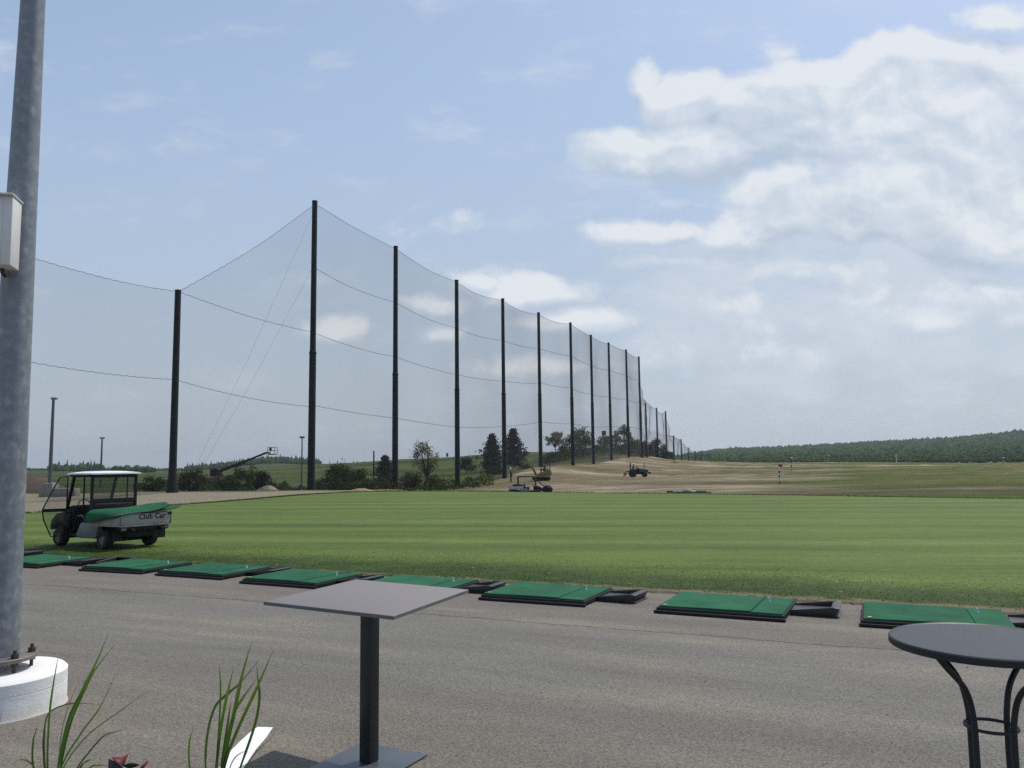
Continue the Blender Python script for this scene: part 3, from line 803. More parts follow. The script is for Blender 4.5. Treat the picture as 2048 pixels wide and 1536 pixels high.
heap('dirt_heap', on_ground(722, 72), 1.2, 0.5, 9, dirt_m, 'low clumpy dirt heap between the first two tall poles', 'dirt heap', (1.4, .6))

# ------------------------------------------------------------------ striped range markers
def striped(px, pyb, Y, H, r, cols_, lab, flag=None):
    p = W(px, pyb, Y); z = Zs(p.x, p.y)
    t = thing('yardage_marker', lab, 'marker pole', (p.x, p.y, min(z, p.z)), 0, 'yardage marker poles on the range')
    n = len(cols_)
    k = 0
    while k < n:
        c = cols_[k]; k2 = k
        while k2 < n and cols_[k2] == c: k2 += 1
        b = MB().lathe([(r, H * k / n), (r, H * k2 / n)], 10); k = k2
        b.build({'w': 'white_band', 'k': 'black_band', 'r': 'red_band', 'y': 'yellow_band'}[c], BAND[c], t)
    if flag:
        b = MB().box((0.16, 0, H * 0.93), (0.36, 0.05, 0.28)); b.build('flag', BAND[flag], t)
    return t
BAND = {'w': simple('white_band', (0.62, 0.62, 0.60), 0.6), 'k': simple('black_band', (0.02, 0.02, 0.022), 0.6), 'r': simple('red_band', (0.28, 0.03, 0.025), 0.6), 'y': simple('yellow_band', (0.55, 0.48, 0.12), 0.6)}
striped(1559.5, 964, 87, 2.05, 0.085, 'kwwkwkwwr', 'nearest striped marker pole with a red top', 'r')
striped(1583, 940, 152, 2.55, 0.10, 'kwkkwkkkw', 'striped black and white marker pole with a pale top, right of the red one', 'w')
striped(1650, 925, 212, 2.4, 0.10, 'kwkwkwk', 'striped marker pole on the crest, left one of the close pair')
striped(1656.5, 919, 240, 2.1, 0.10, 'kwkwkkw', 'striped marker pole on the crest, right one of the close pair', 'w')
striped(1793, 925, 222, 2.5, 0.12, 'wwwwwwy', 'pale marker pole with a yellow top on the crest')
striped(1820, 922, 240, 1.5, 0.08, 'kwkwk', 'small striped marker just right of the yellow-topped one')
striped(1943, 928, 214, 2.3, 0.08, 'kwkwkwk', 'thin striped marker on the right part of the crest')
striped(2007, 925, 225, 1.7, 0.12, 'kwkw', 'short black and white marker farthest right on the crest', 'w')
striped(1620, 921, 235, 1.1, 0.09, 'kwk', 'tiny striped marker left of the close pair on the crest')
post_m = simple('weathered_post', (0.10, 0.085, 0.06), 0.8)
p = W(1348.5, 929, 190); b = MB().lathe([(0.09, -.3), (0.08, 2.5)], 8); b.box((0, 0, 0.05), (1.6, 0.8, 0.16))
tag(b.build('post', post_m, loc=(p.x, p.y, Zs(p.x, p.y))), 'weathered post on a dark footing on the bare mound', 'post')
def signbox(px, Y, H, w, h, lab):
    p = on_ground(px, Y)
    t = thing('sign_post', lab, 'sign post', p, 0, 'dark signs beyond the net')
    MB().lathe([(0.09, -.3), (0.08, H)], 8).build('post', steel_dark, t)
    MB().box((0, 0, H + h / 2), (w, 0.25, h)).build('sign_box', cap_m, t, bevel=0.02)
signbox(894.5, 352, 0.6, 0.9, 1.6, 'dark box sign on the skyline of the green hill')
p_ = on_ground(1209, 212); signbox(1209, 212, W(1209, 870, 212).z - p_.z, 1.1, 1.1, 'dark box on a post among the trees on the mound')
p = on_ground(747.5, 92)
tag(MB().lathe([(0.09, -0.3), (0.08, 4.4 + 0), (0.0, 4.42)], 8).build('marker_post', steel_dark, loc=p), 'thin dark post in the scrub between the first two tall poles', 'post')
p = W(817, 981, 64)
tag(MB().lathe([(0.07, -0.4), (0.07, 0.22), (0.05, 0.24), (0.0, 0.26)], 10).build('edge_stake', cap_m, loc=(p.x, p.y, 0)), 'short black stake at the far edge of the lawn', 'stake')
# ------------------------------------------------------------------ hitting mats and ball trays
rub_m = simple('black_rubber', (0.014, 0.015, 0.016), 0.75, var=0.3, scale=5, bump=0.3, bscale=40, spec=0.3)
turf_m, nt, bs, out = newmat('green_artificial_turf')
tcn = N(nt, 'TexCoord').outputs['Object']
oi = N(nt, 'ObjectInfo').outputs['Random']
f1 = NOISE(nt, tcn, 120, 3, 0.7); f2 = NOISE(nt, tcn, 2.2, 5, 0.6)
kt = MA(nt, 'ADD', MR(nt, f1, 0.25, 0.75, 0.78, 1.22), MR(nt, NOISE(nt, N(nt, 'VectorMath', {'operation': 'ADD'}, i0=tcn, i1=N(nt, 'CombineXYZ', None, X=MA(nt, 'MULTIPLY', oi, 40.0)).outputs[0]).outputs[0], 1.8, 6, 0.65), 0.3, 0.7, -0.26, 0.26))
kt = MA(nt, 'ADD', kt, MR(nt, oi, 0, 1, -0.12, 0.12))
tcol = MIX(nt, 1.0, (0.018, 0.098, 0.05, 1), N(nt, 'CombineColor', None, Red=kt, Green=kt, Blue=kt).outputs[0], 'MULTIPLY')
nt.links.new(tcol, bs.inputs['Base Color']); bs.inputs['Roughness'].default_value = 0.9; bs.inputs['Specular IOR Level'].default_value = 0.15
nt.links.new(N(nt, 'Bump', None, Strength=0.6, Distance=0.004, Height=f1).outputs[0], bs.inputs['Normal'])
tee_m = simple('white_rubber_tee', (0.52, 0.51, 0.54), 0.6)
yel_m = simple('pale_yellow_tag', (0.55, 0.50, 0.18), 0.6)
MW, MD = 1.64, 1.27
mat_rot = math.atan2(-0.43, 0.903)
def hitting_mat(label, seed):
    rr = random.Random(seed)
    t = thing('hitting_mat', label, 'golf mat', (0, 0, 0), 0, 'green hitting mats along the lawn edge')
    b = MB().box((0, 0, 0.036), (MW, MD, 0.068)); b.box((0, -MD / 2 - 0.02, 0.020), (MW + 0.05, 0.05, 0.036))
    b.build('rubber_base', rub_m, t, bevel=0.008)
    def sheet(x0, x1, y0, y1, z, th, wv):
        nx, ny = 14, 8; V = []; F = []
        for lay in (1, 0):
            for i in range(nx + 1):
                for k in range(ny + 1):
                    x = x0 + (x1 - x0) * i / nx; y = y0 + (y1 - y0) * k / ny
                    V.append((x, y, z + (th if lay else 0) + wv * math.sin(x * 3.1 + seed) * math.cos(y * 2.0 + seed * 2)))
        o2 = (nx + 1) * (ny + 1)
        for i in range(nx):
            for k in range(ny):
                q = i * (ny + 1) + k
                F.append((q, q + ny + 1, q + ny + 2, q + 1)); F.append((o2 + q + 1, o2 + q + ny + 2, o2 + q + ny + 1, o2 + q))
        for i in range(nx):
            for k in (0, ny):
                q = i * (ny + 1) + k; F.append((q, q + ny + 1, q + ny + 1 + o2, q + o2))
        for k in range(ny):
            for i in (0, nx):
                q = i * (ny + 1) + k; F.append((q, q + 1, q + 1 + o2, q + o2))
        return MB().add(V, F)
    sx0 = MW * 0.25
    sheet(-MW / 2 + 0.03, sx0 - 0.006, -MD / 2 + 0.035, MD / 2 - 0.01, 0.072, 0.024, 0.005).build('turf', turf_m, t)
    sheet(sx0 + 0.006, MW / 2 - 0.02, -MD / 2 + 0.02, MD / 2 - 0.01, 0.072, 0.018, 0.004).build('tee_strip', turf_m, t)
    MB().lathe([(0.022, 0.08), (0.016, 0.095), (0.011, 0.138), (0.014, 0.14), (0.014, 0.144), (0.008, 0.14), (0.006, 0.10)], 14, (sx0 + 0.10, 0.28, 0)).build('rubber_tee', tee_m, t)
    MB().box((-MW / 2 + 0.10, -MD / 2 + 0.09, 0.101), (0.05, 0.035, 0.006), Matrix.Rotation(0.5, 3, 'Z')).build('corner_tag', yel_m, t)
    return t
MATS = [(-11.2, 17.5), (-8.60, 16.39), (-6.71, 15.5), (-4.73, 14.32), (-2.60, 13.35), (-0.50, 12.33), (1.90, 11.10), (4.19, 10.09)]
names = ['farthest green mat, half hidden behind the lamp mast', 'green mat with its tray on the left side, second from the lamp mast', 'green mat in front of the parked cart bed, third from the lamp mast',
         'green mat directly left of the square table top', 'green mat mostly hidden behind the square table top', 'green mat just right of the square table top', 'green mat between the two tables, alone with its tray', 'green mat behind the round mesh table']
proto = None
e = Vector((0.9026, -0.4305, 0)); f_ = Vector((0.4305, 0.9026, 0))
jit_ = [0.03, 0.05, 0.0, -0.02, 0.02, 0.0, -0.01, 0.03]
mat_c = []
for i, (x, y) in enumerate(MATS):
    c = Vector((x, y, 0.004)) + e * MW / 2 + f_ * MD / 2
    mat_c.append(c)
    if proto is None:
        proto = hitting_mat(names[i], 1); proto.location = c; proto.rotation_euler = (0, 0, mat_rot + jit_[i])
    else:
        dup(proto, c, mat_rot + jit_[i], names[i])
tray_m = simple('black_plastic_tray', (0.017, 0.018, 0.02), 0.42, var=0.2, scale=6, spec=0.5)
def ball_tray(label):
    t = thing('ball_tray', label, 'ball tray', (0, 0, 0), 0, 'black ball trays beside the mats')
    w, d = 0.60, 0.58; th = 0.022
    MB().add([(-w/2, -d/2, .01), (w/2, -d/2, .01), (w/2, d/2, .01), (-w/2, d/2, .01), (-w/2, -d/2, .045), (w/2 - .1, -d/2, .05), (w/2 - .1, d/2, .05), (-w/2, d/2, .045)],
             [(3, 2, 1, 0), (4, 5, 6, 7), (0, 1, 5, 4), (1, 2, 6, 5), (2, 3, 7, 6), (3, 0, 4, 7)]).build('tray_floor', tray_m, t)
    for s in (-1, 1):
        y0 = s * d / 2; y1 = s * (d / 2 - th)
        ya, yb = min(y0, y1), max(y0, y1)
        MB().prism([(-w / 2, 0.0), (w / 2 - 0.06, 0.0), (w / 2 + 0.0, 0.115), (w / 2 - 0.08, 0.128), (-w / 2, 0.065)], ya, yb, 'xz').build('side_wall', tray_m, t, bevel=0.006)
    MB().prism([(w / 2 - 0.06, 0.0), (w / 2 + 0.004, 0.113), (w / 2 - 0.08, 0.125), (w / 2 - 0.11, 0.117), (w / 2 - 0.07, 0.095), (w / 2 - 0.10, 0.0)], -d / 2 + th, d / 2 - th, 'xz').build('end_wall', tray_m, t, bevel=0.006)
    return t
tr0 = None
tlab = {0: 'black ball tray at the right of the mat by the lamp mast', 2: 'black ball tray beyond the right end of the mat below the cart', 3: 'black ball tray peeking out behind the left part of the square table',
        4: 'black ball tray beside the right corner of the square table', 5: 'black ball tray right of the mat next to the square table', 6: 'black ball tray with its open scoop, midway between the tables', 7: 'black ball tray cut by the right edge, behind the round table'}
for i, lab in tlab.items():
    c = mat_c[i] + e * (MW / 2 + 0.31) + f_ * 0.14; c.z = 0.004
    if i in (0, 2): c = mat_c[i] + e * (MW / 2 + 0.30) + f_ * 0.22; c.z = 0.004
    if tr0 is None:
        tr0 = ball_tray(lab); tr0.location = c; tr0.rotation_euler = (0, 0, mat_rot)
    else:
        dup(tr0, c, mat_rot + random.uniform(-.06, .06), lab)
c = mat_c[1] - e * (MW / 2 + 0.22) + f_ * 0.36; c.z = 0.004
dup(tr0, c, mat_rot + math.pi / 2, 'black ball tray at the left of the second mat, lying turned')
c = G(47, 1113); c.z = 0.004
dup(tr0, c, mat_rot, 'black ball tray right behind the lamp mast, left of every mat')

# ------------------------------------------------------------------ square pedestal table
H_T = 1.13
top_m = simple('grey_laminate', (0.195, 0.175, 0.174), 0.5, var=0.05, scale=30, spec=0.35)
edge_m = simple('table_edge_strip', (0.12, 0.125, 0.115), 0.5)
leg_m = simple('black_powder_coat', (0.016, 0.019, 0.019), 0.42, var=0.2, scale=4, spec=0.45)
base_m = simple('dull_steel_plate', (0.085, 0.10, 0.12), 0.38, 0.35, var=0.25, scale=3, spec=0.5)
cor = [G(x, y, H_T) for x, y in ((528, 1203), (787, 1232), (937, 1179), (712, 1158.5))]
ctr = sum(cor, Vector()) / 4
foot = G(738, 1527, 0.0)
ctr.x = (ctr.x + foot.x) / 2; ctr.y = (ctr.y + foot.y) / 2
dA = ((cor[1] - cor[0]) + (cor[2] - cor[3])); aA = math.atan2(dA.y, dA.x)
sA = dA.length / 2; sB = ((cor[3] - cor[0]) + (cor[2] - cor[1])).length / 2
tb = thing('square_table', 'square grey pedestal table standing on the asphalt', 'table', (ctr.x, ctr.y, 0), aA)
inv = Matrix.Rotation(-aA, 4, 'Z')
lc_ = [inv @ (p - Vector((ctr.x, ctr.y, H_T))) for p in cor]
poly = [(p.x, p.y) for p in lc_]
MB().prism(poly, H_T - 0.024, H_T, 'xy').build('table_top', top_m, tb, bevel=0.003)
pc = Vector((sum(p[0] for p in poly) / 4, sum(p[1] for p in poly) / 4))
poly2 = [((x - pc.x) * 1.003 + pc.x, (y - pc.y) * 1.003 + pc.y) for x, y in poly]
MB().prism(poly2, H_T - 0.022, H_T - 0.003, 'xy').build('edge_band', edge_m, tb)
MB().box((pc.x, pc.y, H_T - 0.034), (0.42, 0.42, 0.016)).build('top_plate', leg_m, tb)
fl = inv @ (Vector((foot.x, foot.y, 0)) - Vector((ctr.x, ctr.y, 0)))
MB().box((fl.x, fl.y, (H_T - 0.042) / 2 + 0.008), (0.094, 0.094, H_T - 0.06)).build('column', leg_m, tb, bevel=0.006)
MB().box((fl.x, fl.y, 0.0095), (0.57, 0.57, 0.011), Matrix.Rotation(R(5), 3, 'Z')).build('base_plate', base_m, tb, bevel=0.002)

# ------------------------------------------------------------------ round mesh table
rd_m = simple('anthracite_steel', (0.018, 0.022, 0.026), 0.5, 0.0, var=0.15, scale=6, spec=0.35)
mesh_m = simple('anthracite_mesh_top', (0.068, 0.082, 0.10), 0.6, var=0.15, scale=6, spec=0.3)
mesh_dark = simple('mesh_gap_shade', (0.008, 0.009, 0.010), 0.95, spec=0.05)
Yt = 4.0; Xt = 2.262; Rt = 0.425; Zt_ = 1.135
rt = thing('round_table', 'round dark metal mesh table with curved tube legs', 'table', (Xt, Yt, 0))
MB().lathe([(0.0, Zt_ - 0.0075), (Rt - 0.014, Zt_ - 0.0075)], 96).build('gap_shade_disc', mesh_dark, rt)  # added dark disc; its colour stands in for shade inside the mesh openings
bb = MB(); dA_ = R(48); dv = Vector((math.cos(dA_), math.sin(dA_), 0)); pv = Vector((-dv.y, dv.x, 0)); pit = 0.0122
kmax = int((Rt - 0.015) / pit)
for k in range(-kmax, kmax + 1):
    o_ = k * pit; L = math.sqrt(max(0.0, (Rt - 0.014) ** 2 - o_ * o_))
    a_0 = pv * o_ - dv * L; a_1 = pv * o_ + dv * L
    bb.bar((a_0.x, a_0.y, Zt_ - 0.0035), (a_1.x, a_1.y, Zt_ - 0.0035), 0.0052, 0.004)
kmax = int((Rt - 0.015) / 0.034)
for k in range(-kmax, kmax + 1):
    o_ = k * 0.034; L = math.sqrt(max(0.0, (Rt - 0.014) ** 2 - o_ * o_))
    a_0 = dv * o_ - pv * L; a_1 = dv * o_ + pv * L
    bb.bar((a_0.x, a_0.y, Zt_ - 0.0048), (a_1.x, a_1.y, Zt_ - 0.0048), 0.003, 0.003)
bb.build('mesh_top', mesh_m, rt, smooth=False, recalc=False)
MB().lathe([(Rt - 0.016, Zt_ - 0.002), (Rt - 0.006, Zt_ + 0.003), (Rt, Zt_ - 0.003), (Rt + 0.001, Zt_ - 0.028), (Rt - 0.004, Zt_ - 0.034), (Rt - 0.016, Zt_ - 0.032), (Rt - 0.016, Zt_ - 0.002)], 96).build('rim', rd_m, rt)
bb = MB()
for k in range(-6, 7):
    xx = k * 0.066
    L = math.sqrt(max(0.0, (Rt - 0.015) ** 2 - xx * xx))
    if L > 0.02: bb.bar((xx, -L, Zt_ - 0.012), (xx, L, Zt_ - 0.012), 0.006, 0.008) if k % 6 == 0 else None
bb.build('under_braces', rd_m, rt)
def leg_curve(ang, r_in, r_top, r_foot, side):
    ca, sa = math.cos(ang), math.sin(ang)
    tx, ty = -sa, ca
    prof = [(r_top, Zt_ - 0.03, side), (r_top * 0.80, Zt_ - 0.10, side * 0.75), (r_in + 0.05, Zt_ - 0.21, side * 0.42), (r_in + 0.008, Zt_ - 0.33, side * 0.36), (r_in, Zt_ - 0.48, side * 0.36), (r_in + 0.004, Zt_ - 0.8, side * 0.36), (r_in + 0.03, 0.15, side * 0.36), (r_foot, 0.03, side * 0.36)]
    return [tuple(p) for p in catmull([np.array((r * ca + s * tx, r * sa + s * ty, z)) for r, z, s in prof], 7)]
for ang in (R(24), R(294), R(114), R(204)):
    MB().tube(leg_curve(ang, 0.112, 0.345, 0.16, 0.0), 0.0138, 12).build('leg', rd_m, rt)
ringpts = [(0.112 * math.cos(2 * math.pi * k / 40), 0.112 * math.sin(2 * math.pi * k / 40), 0.735) for k in range(41)]
MB().tube(ringpts, 0.008, 8, cap=False).build('stretcher_ring', rd_m, rt)

# ------------------------------------------------------------------ lamp mast with concrete foot and cabinet
gal_m, nt, bs, out = newmat('galvanised_steel')
tcn = N(nt, 'TexCoord').outputs['Object']
w1 = NOISE(nt, N(nt, 'VectorMath', {'operation': 'MULTIPLY'}, i0=tcn, i1=(1, 1, 0.75)).outputs[0], 19.0, 6, 0.66)
vv = N(nt, 'TexVoronoi', {'feature': 'SMOOTH_F1'}, Vector=N(nt, 'VectorMath', {'operation': 'ADD'}, i0=tcn, i1=N(nt, 'VectorMath', {'operation': 'SCALE'}, i0=N(nt, 'TexNoise', None, Vector=tcn, Scale=9.0).outputs['Color'], Scale=0.12).outputs[0]).outputs[0], Scale=16.0)
s_ = N(nt, 'SeparateColor', None, Color=vv.outputs['Color']).outputs[0]
k = MA(nt, 'ADD', MA(nt, 'MULTIPLY', w1, 0.7), MA(nt, 'MULTIPLY', s_, 0.3))
gc = RAMP(nt, k, [(0.30, (0.17, 0.186, 0.207)), (0.48, (0.205, 0.222, 0.245)), (0.60, (0.25, 0.27, 0.293)), (0.76, (0.36, 0.375, 0.395))])
nt.links.new(gc, bs.inputs['Base Color']); bs.inputs['Metallic'].default_value = 0.35
nt.links.new(MR(nt, k, 0.3, 0.7, 0.42, 0.62), bs.inputs['Roughness'])
white_m, nt, bs, out = newmat('whitewashed_concrete')
tcn = N(nt, 'TexCoord').outputs['Object']
pz = N(nt, 'SeparateXYZ', None, Vector=tcn).outputs[2]
n3 = NOISE(nt, tcn, 6, 6, 0.65); n4 = NOISE(nt, tcn, 42, 4, 0.6)
wc = MIX(nt, MR(nt, MA(nt, 'ADD', MA(nt, 'MULTIPLY', n3, 0.25), MA(nt, 'MULTIPLY', pz, -1.0)), -0.02, 0.13, 0, 0.7, True), (0.72, 0.725, 0.72, 1), (0.45, 0.42, 0.37, 1))
wc = MIX(nt, MR(nt, n4, 0.69, 0.73, 0, 0.75), wc, (0.30, 0.27, 0.24, 1))
wc = MIX(nt, MR(nt, n3, 0.45, 0.75, 0, 0.25), wc, (0.55, 0.55, 0.55, 1))
nt.links.new(wc, bs.inputs['Base Color']); bs.inputs['Roughness'].default_value = 0.85
nt.links.new(N(nt, 'Bump', None, Strength=0.35, Distance=0.01, Height=n4).outputs[0], bs.inputs['Normal'])
rust_m = simple('rusty_galvanised_plate', (0.17, 0.155, 0.135), 0.55, 0.3, var=0.35, scale=9)
nut_m = simple('dark_rusty_nut', (0.05, 0.045, 0.04), 0.6, 0.3)
MX, MY, MR_ = -4.41, 7.08, 0.54
mast = thing('lamp_mast', 'mottled galvanised lamp mast on a round white concrete foot', 'mast', (MX, MY, 0))
FH = 0.315
MB().lathe([(MR_ + 0.01, 0), (MR_, 0.02), (MR_, 0.185), (MR_ - 0.004, 0.19), (MR_, 0.195), (MR_, FH - 0.03), (MR_ - 0.025, FH - 0.006), (MR_ - 0.05, FH), (0.0, FH)], 96).build('concrete_foot', white_m, mast)
pz_ = FH + 0.085
pl_ = MB().lathe([(0.0, pz_), (0.30, pz_), (0.305, pz_ + 0.004), (0.305, pz_ + 0.03), (0.30, pz_ + 0.034), (0.0, pz_ + 0.034)], 48).build('flange_plate', rust_m, mast)
MB().tube([(0, 0, pz_ + 0.034), (.005, 0, 1.2), (.036, 0, 7.0), (.05, 0, 9.5), (.063, 0, 12.0)], [0.170, 0.158, 0.092, 0.08, 0.075], 48).build('shaft', gal_m, mast)
for k in range(6):
    a = R(-28 + 60 * k); x, y = 0.258 * math.cos(a), 0.258 * math.sin(a)
    bo = MB().lathe([(0.014, FH - 0.01), (0.014, pz_ + 0.10), (0.0, pz_ + 0.105)], 12, (x, y, 0)).build('anchor_bolt', nut_m, mast)
    MB().lathe([(0.0, pz_ + 0.035), (0.034, pz_ + 0.035), (0.034, pz_ + 0.07), (0.0, pz_ + 0.07)], 6, (x, y, 0)).build('nut', nut_m, bo)
    h6 = MB().lathe([(0.0, pz_ - 0.03), (0.034, pz_ - 0.03), (0.034, pz_ - 0.002), (0.0, pz_ - 0.002)], 6, (x, y, 0))
    h6.build('nut', nut_m, bo)
box_m = simple('pale_grey_enclosure', (0.62, 0.62, 0.60), 0.5, var=0.06, scale=3)
cbx = W(-20, 465, 6.78)
ct = thing('switch_cabinet', 'pale grey metal switch box fixed to the lamp mast', 'switch box', (cbx.x, cbx.y, cbx.z), R(14))
MB().box((0, 0, 0), (0.40, 0.22, 0.60)).build('housing', box_m, ct, bevel=0.006)
MB().box((0.0, -0.018, 0.307), (0.42, 0.27, 0.014)).build('rain_lid', box_m, ct, bevel=0.003)
MB().box((-0.03, -0.1145, -0.005), (0.31, 0.009, 0.55)).build('door', box_m, ct, bevel=0.004)
MB().tube([(0.09, 0.05, -0.295), (0.09, 0.06, -0.33), (0.09, 0.12, -0.345)], 0.018, 10).build('conduit', nut_m, ct)

# ------------------------------------------------------------------ plants in tall planters in front
bl_m, nt, bs, out = newmat('long_grass_leaf')
uvn = N(nt, 'Attribute', {'attribute_name': 'along'}).outputs['Fac']
gp = N(nt, 'NewGeometry').outputs['Position']
bc = RAMP(nt, uvn, [(0.0, (0.035, 0.065, 0.012)), (0.5, (0.062, 0.115, 0.02)), (0.85, (0.12, 0.17, 0.035)), (0.97, (0.20, 0.17, 0.07)), (1.0, (0.30, 0.22, 0.12))])
bc = MIX(nt, MR(nt, NOISE(nt, gp, 30, 4), 0.35, 0.7, 0, 0.35), bc, (0.05, 0.08, 0.02, 1))
bs.inputs['Roughness'].default_value = 0.5; nt.links.new(bc, bs.inputs['Base Color'])
tl = N(nt, 'BsdfTranslucent', None, Color=MIX(nt, 1.0, bc, (1.4, 1.7, 0.8, 1), 'MULTIPLY'))
mx = N(nt, 'MixShader', None, i0=0.4, i1=bs.outputs[0], i2=tl.outputs[0]); nt.links.new(mx.outputs[0], out.inputs['Surface'])
pot_m = simple('grey_planter', (0.12, 0.115, 0.11), 0.8, var=0.2, scale=5)
soil2 = simple('potting_soil', (0.03, 0.022, 0.016), 0.95, bump=0.6)
CL2 = [([(504, 1280), (482, 1359), (468, 1427), (452, 1500), (441, 1580)], 15), ([(548, 1297), (515, 1373), (477, 1455), (452, 1520), (444, 1580)], 13), ([(468, 1332), (452, 1400), (438, 1482), (430, 1580)], 12),
       ([(523, 1314), (482, 1364), (457, 1386), (430, 1414), (415, 1468), (411, 1536), (420, 1590)], 12), ([(513, 1326), (516, 1359), (519, 1389), (515, 1427), (504, 1468), (482, 1531), (462, 1590)], 11),
       ([(515, 1356), (487, 1394), (468, 1427), (455, 1480), (438, 1580)], 11), ([(438, 1326), (441, 1373), (438, 1455), (427, 1580)], 7), ([(388, 1452), (378, 1490), (380, 1540), (392, 1600)], 11),
       ([(553, 1462), (527, 1490), (504, 1515), (470, 1570), (455, 1595)], 4), ([(462, 1402), (455, 1450), (446, 1510), (436, 1580)], 10), ([(534, 1528), (510, 1527), (490, 1535), (466, 1580)], 4), ([(495, 1500), (470, 1515), (455, 1550), (448, 1590)], 5)]
CL1 = [([(117, 1310), (106, 1373), (98, 1441), (95, 1536), (104, 1610)], 9), ([(218, 1264), (191, 1328), (166, 1379), (137, 1441), (116, 1536), (112, 1610)], 13), ([(236, 1281), (190, 1340), (164, 1392), (140, 1450), (121, 1536), (115, 1610)], 9),
       ([(234, 1343), (199, 1416), (166, 1461), (125, 1529), (110, 1610)], 8), ([(305, 1375), (246, 1418), (176, 1470), (127, 1536), (112, 1610)], 5), ([(262, 1456), (222, 1466), (203, 1476), (168, 1517), (150, 1545), (124, 1610)], 7),
       ([(205, 1410), (170, 1407), (137, 1408), (105, 1420), (92, 1440), (86, 1490), (91, 1536), (102, 1610)], 6), ([(74, 1455), (66, 1486), (68, 1540), (98, 1610)], 8), ([(162, 1353), (137, 1412), (121, 1480), (112, 1610)], 4),
       ([(36, 1518), (52, 1521), (64, 1529), (72, 1545), (98, 1610)], 8), ([(92, 1440), (88, 1480), (90, 1540), (104, 1610)], 9), ([(185, 1519), (172, 1523), (160, 1536), (126, 1600)], 9), ([(215, 1530), (195, 1531), (178, 1538), (130, 1600)], 8), ([(178, 1340), (150, 1420), (130, 1490), (112, 1610)], 4)]
def clump(label, blades_, Y, base_px, seed):
    rr = random.Random(seed)
    bp_ = W(base_px[0], base_px[1], Y)
    t = thing('ornamental_grass', label, 'plant', (bp_.x, bp_.y, 0), 0, 'grass plants in the planters')
    V = []; F = []; A = []
    for pts, wpx in blades_:
        dep = rr.uniform(-0.10, 0.10)
        n = len(pts)
        P3 = []
        for k, (px, py) in enumerate(pts):
            fr = 1 - k / (n - 1)
            P3.append(np.array(W(px, py, Y + dep * fr)))
        cp = catmull(P3, 5)
        L = len(cp); o = len(V)
        w0 = wpx * 0.47 / FPX * Y
        tw = rr.uniform(-0.5, 0.5)
        for k, p in enumerate(cp):
            p = Vector(p); s = 1 - k / (L - 1)      # s=1 at the tip
            tg = Vector(cp[min(k + 1, L - 1)]) - Vector(cp[max(k - 1, 0)])
            sd = tg.cross(Vector((math.sin(tw), math.cos(tw), 0.0))); sd = sd.normalized() if sd.length > 1e-6 else Vector((1, 0, 0))
            nn_ = sd.cross(tg).normalized()
            hw = w0 * 0.5 * min(1.0, (1 - s) * 3.2 + 0.03) * (0.75 if s < 0.2 else 1.0)
            q = p - Vector((bp_.x, bp_.y, 0))
            V += [q - sd * hw, q - nn_ * hw * 0.35, q + sd * hw]; A += [s] * 3
        for k in range(L - 1):
            for j in (0, 1):
                q = o + k * 3 + j
                F.append((q, q + 1, q + 4, q + 3))
    ob = fastmesh('blades', np.array([tuple(v) for v in V]), np.array(F), bl_m, t, smooth=True)
    at_ = ob.data.attributes.new('along', 'FLOAT', 'POINT'); at_.data.foreach_set('value', np.array(A, dtype=np.float32))
    zt = bp_.z + 0.005
    MB().lathe([(0.13, 0), (0.14, 0.02), (0.19, zt - 0.01), (0.19, zt + 0.01), (0.165, zt + 0.01), (0.16, zt - 0.04), (0.0, zt - 0.04)], 32).build('planter', pot_m, t)
    MB().lathe([(0.162, zt - 0.03), (0.09, zt - 0.012), (0.0, zt - 0.008)], 24).build('soil', soil2, t)
    return t
clump('thin wispy grass plant beside the white concrete foot', CL1, 2.8, (110, 1612), 3)
clump('broad-leaved upright grass plant in front of the white line', CL2, 2.8, (438, 1596), 4)
red_m = simple('dark_red_petal', (0.10, 0.012, 0.016), 0.6, var=0.3, scale=30)
blk_m = simple('near_black_shadow_and_stem', (0.016, 0.013, 0.014), 0.6, var=0.3, scale=30)  # shadow below the petals put into colour; the stems share it
Yr = 2.8; bp_ = W(245, 1612, Yr)
rp = thing('red_leaved_plant', 'small plant with dark red petals between the two grasses', 'plant', (bp_.x, bp_.y, 0))
def leafpoly(name, pts, mat, dy=0.0):
    P = [W(px, py, Yr + d) - Vector((bp_.x, bp_.y, 0)) for px, py, d in pts]
    c_ = sum(P, Vector()) / len(P) + Vector((0, -0.008, 0))
    V = P + [c_]; n = len(P)
    ob = MB().add(V, [(i, (i + 1) % n, n) for i in range(n)]).build(name, mat, rp, recalc=False)
    so_ = ob.modifiers.new('solid', 'SOLIDIFY'); so_.thickness = 0.0015
leafpoly('petal', [(222, 1515, 0), (243, 1515, .01), (257, 1507, .03), (251, 1521, .02), (247, 1534, 0), (240, 1528, -.02), (228, 1522, -.02)], red_m)
leafpoly('petal', [(283, 1531, 0), (288, 1524, .01), (297, 1521, .03), (294, 1528, .02), (284, 1540, 0), (274, 1545, -.01)], red_m)
leafpoly('petal_shadow', [(218, 1517, .01), (228, 1522, -.01), (240, 1529, -.01), (247, 1537, 0), (246, 1570, .01), (236, 1600, 0), (222, 1570, .02), (217, 1540, .02)], blk_m)  # near-black sheets painted in as the shadow beneath the red petals
leafpoly('petal_shadow', [(247, 1531, .0), (258, 1526, -.01), (268, 1526, -.01), (280, 1529, 0), (272, 1533, .01), (258, 1537, .01)], blk_m)
st = MB()
for px, py in ((235, 1560), (283, 1535), (262, 1530)):
    a = W(px, py, Yr) - Vector((bp_.x, bp_.y, 0)); st.tube([a, (a.x * .4, a.y * .4, bp_.z - 0.0), (0, 0, bp_.z - 0.05)], 0.003, 6)
st.build('stems', blk_m, rp)
zt = bp_.z
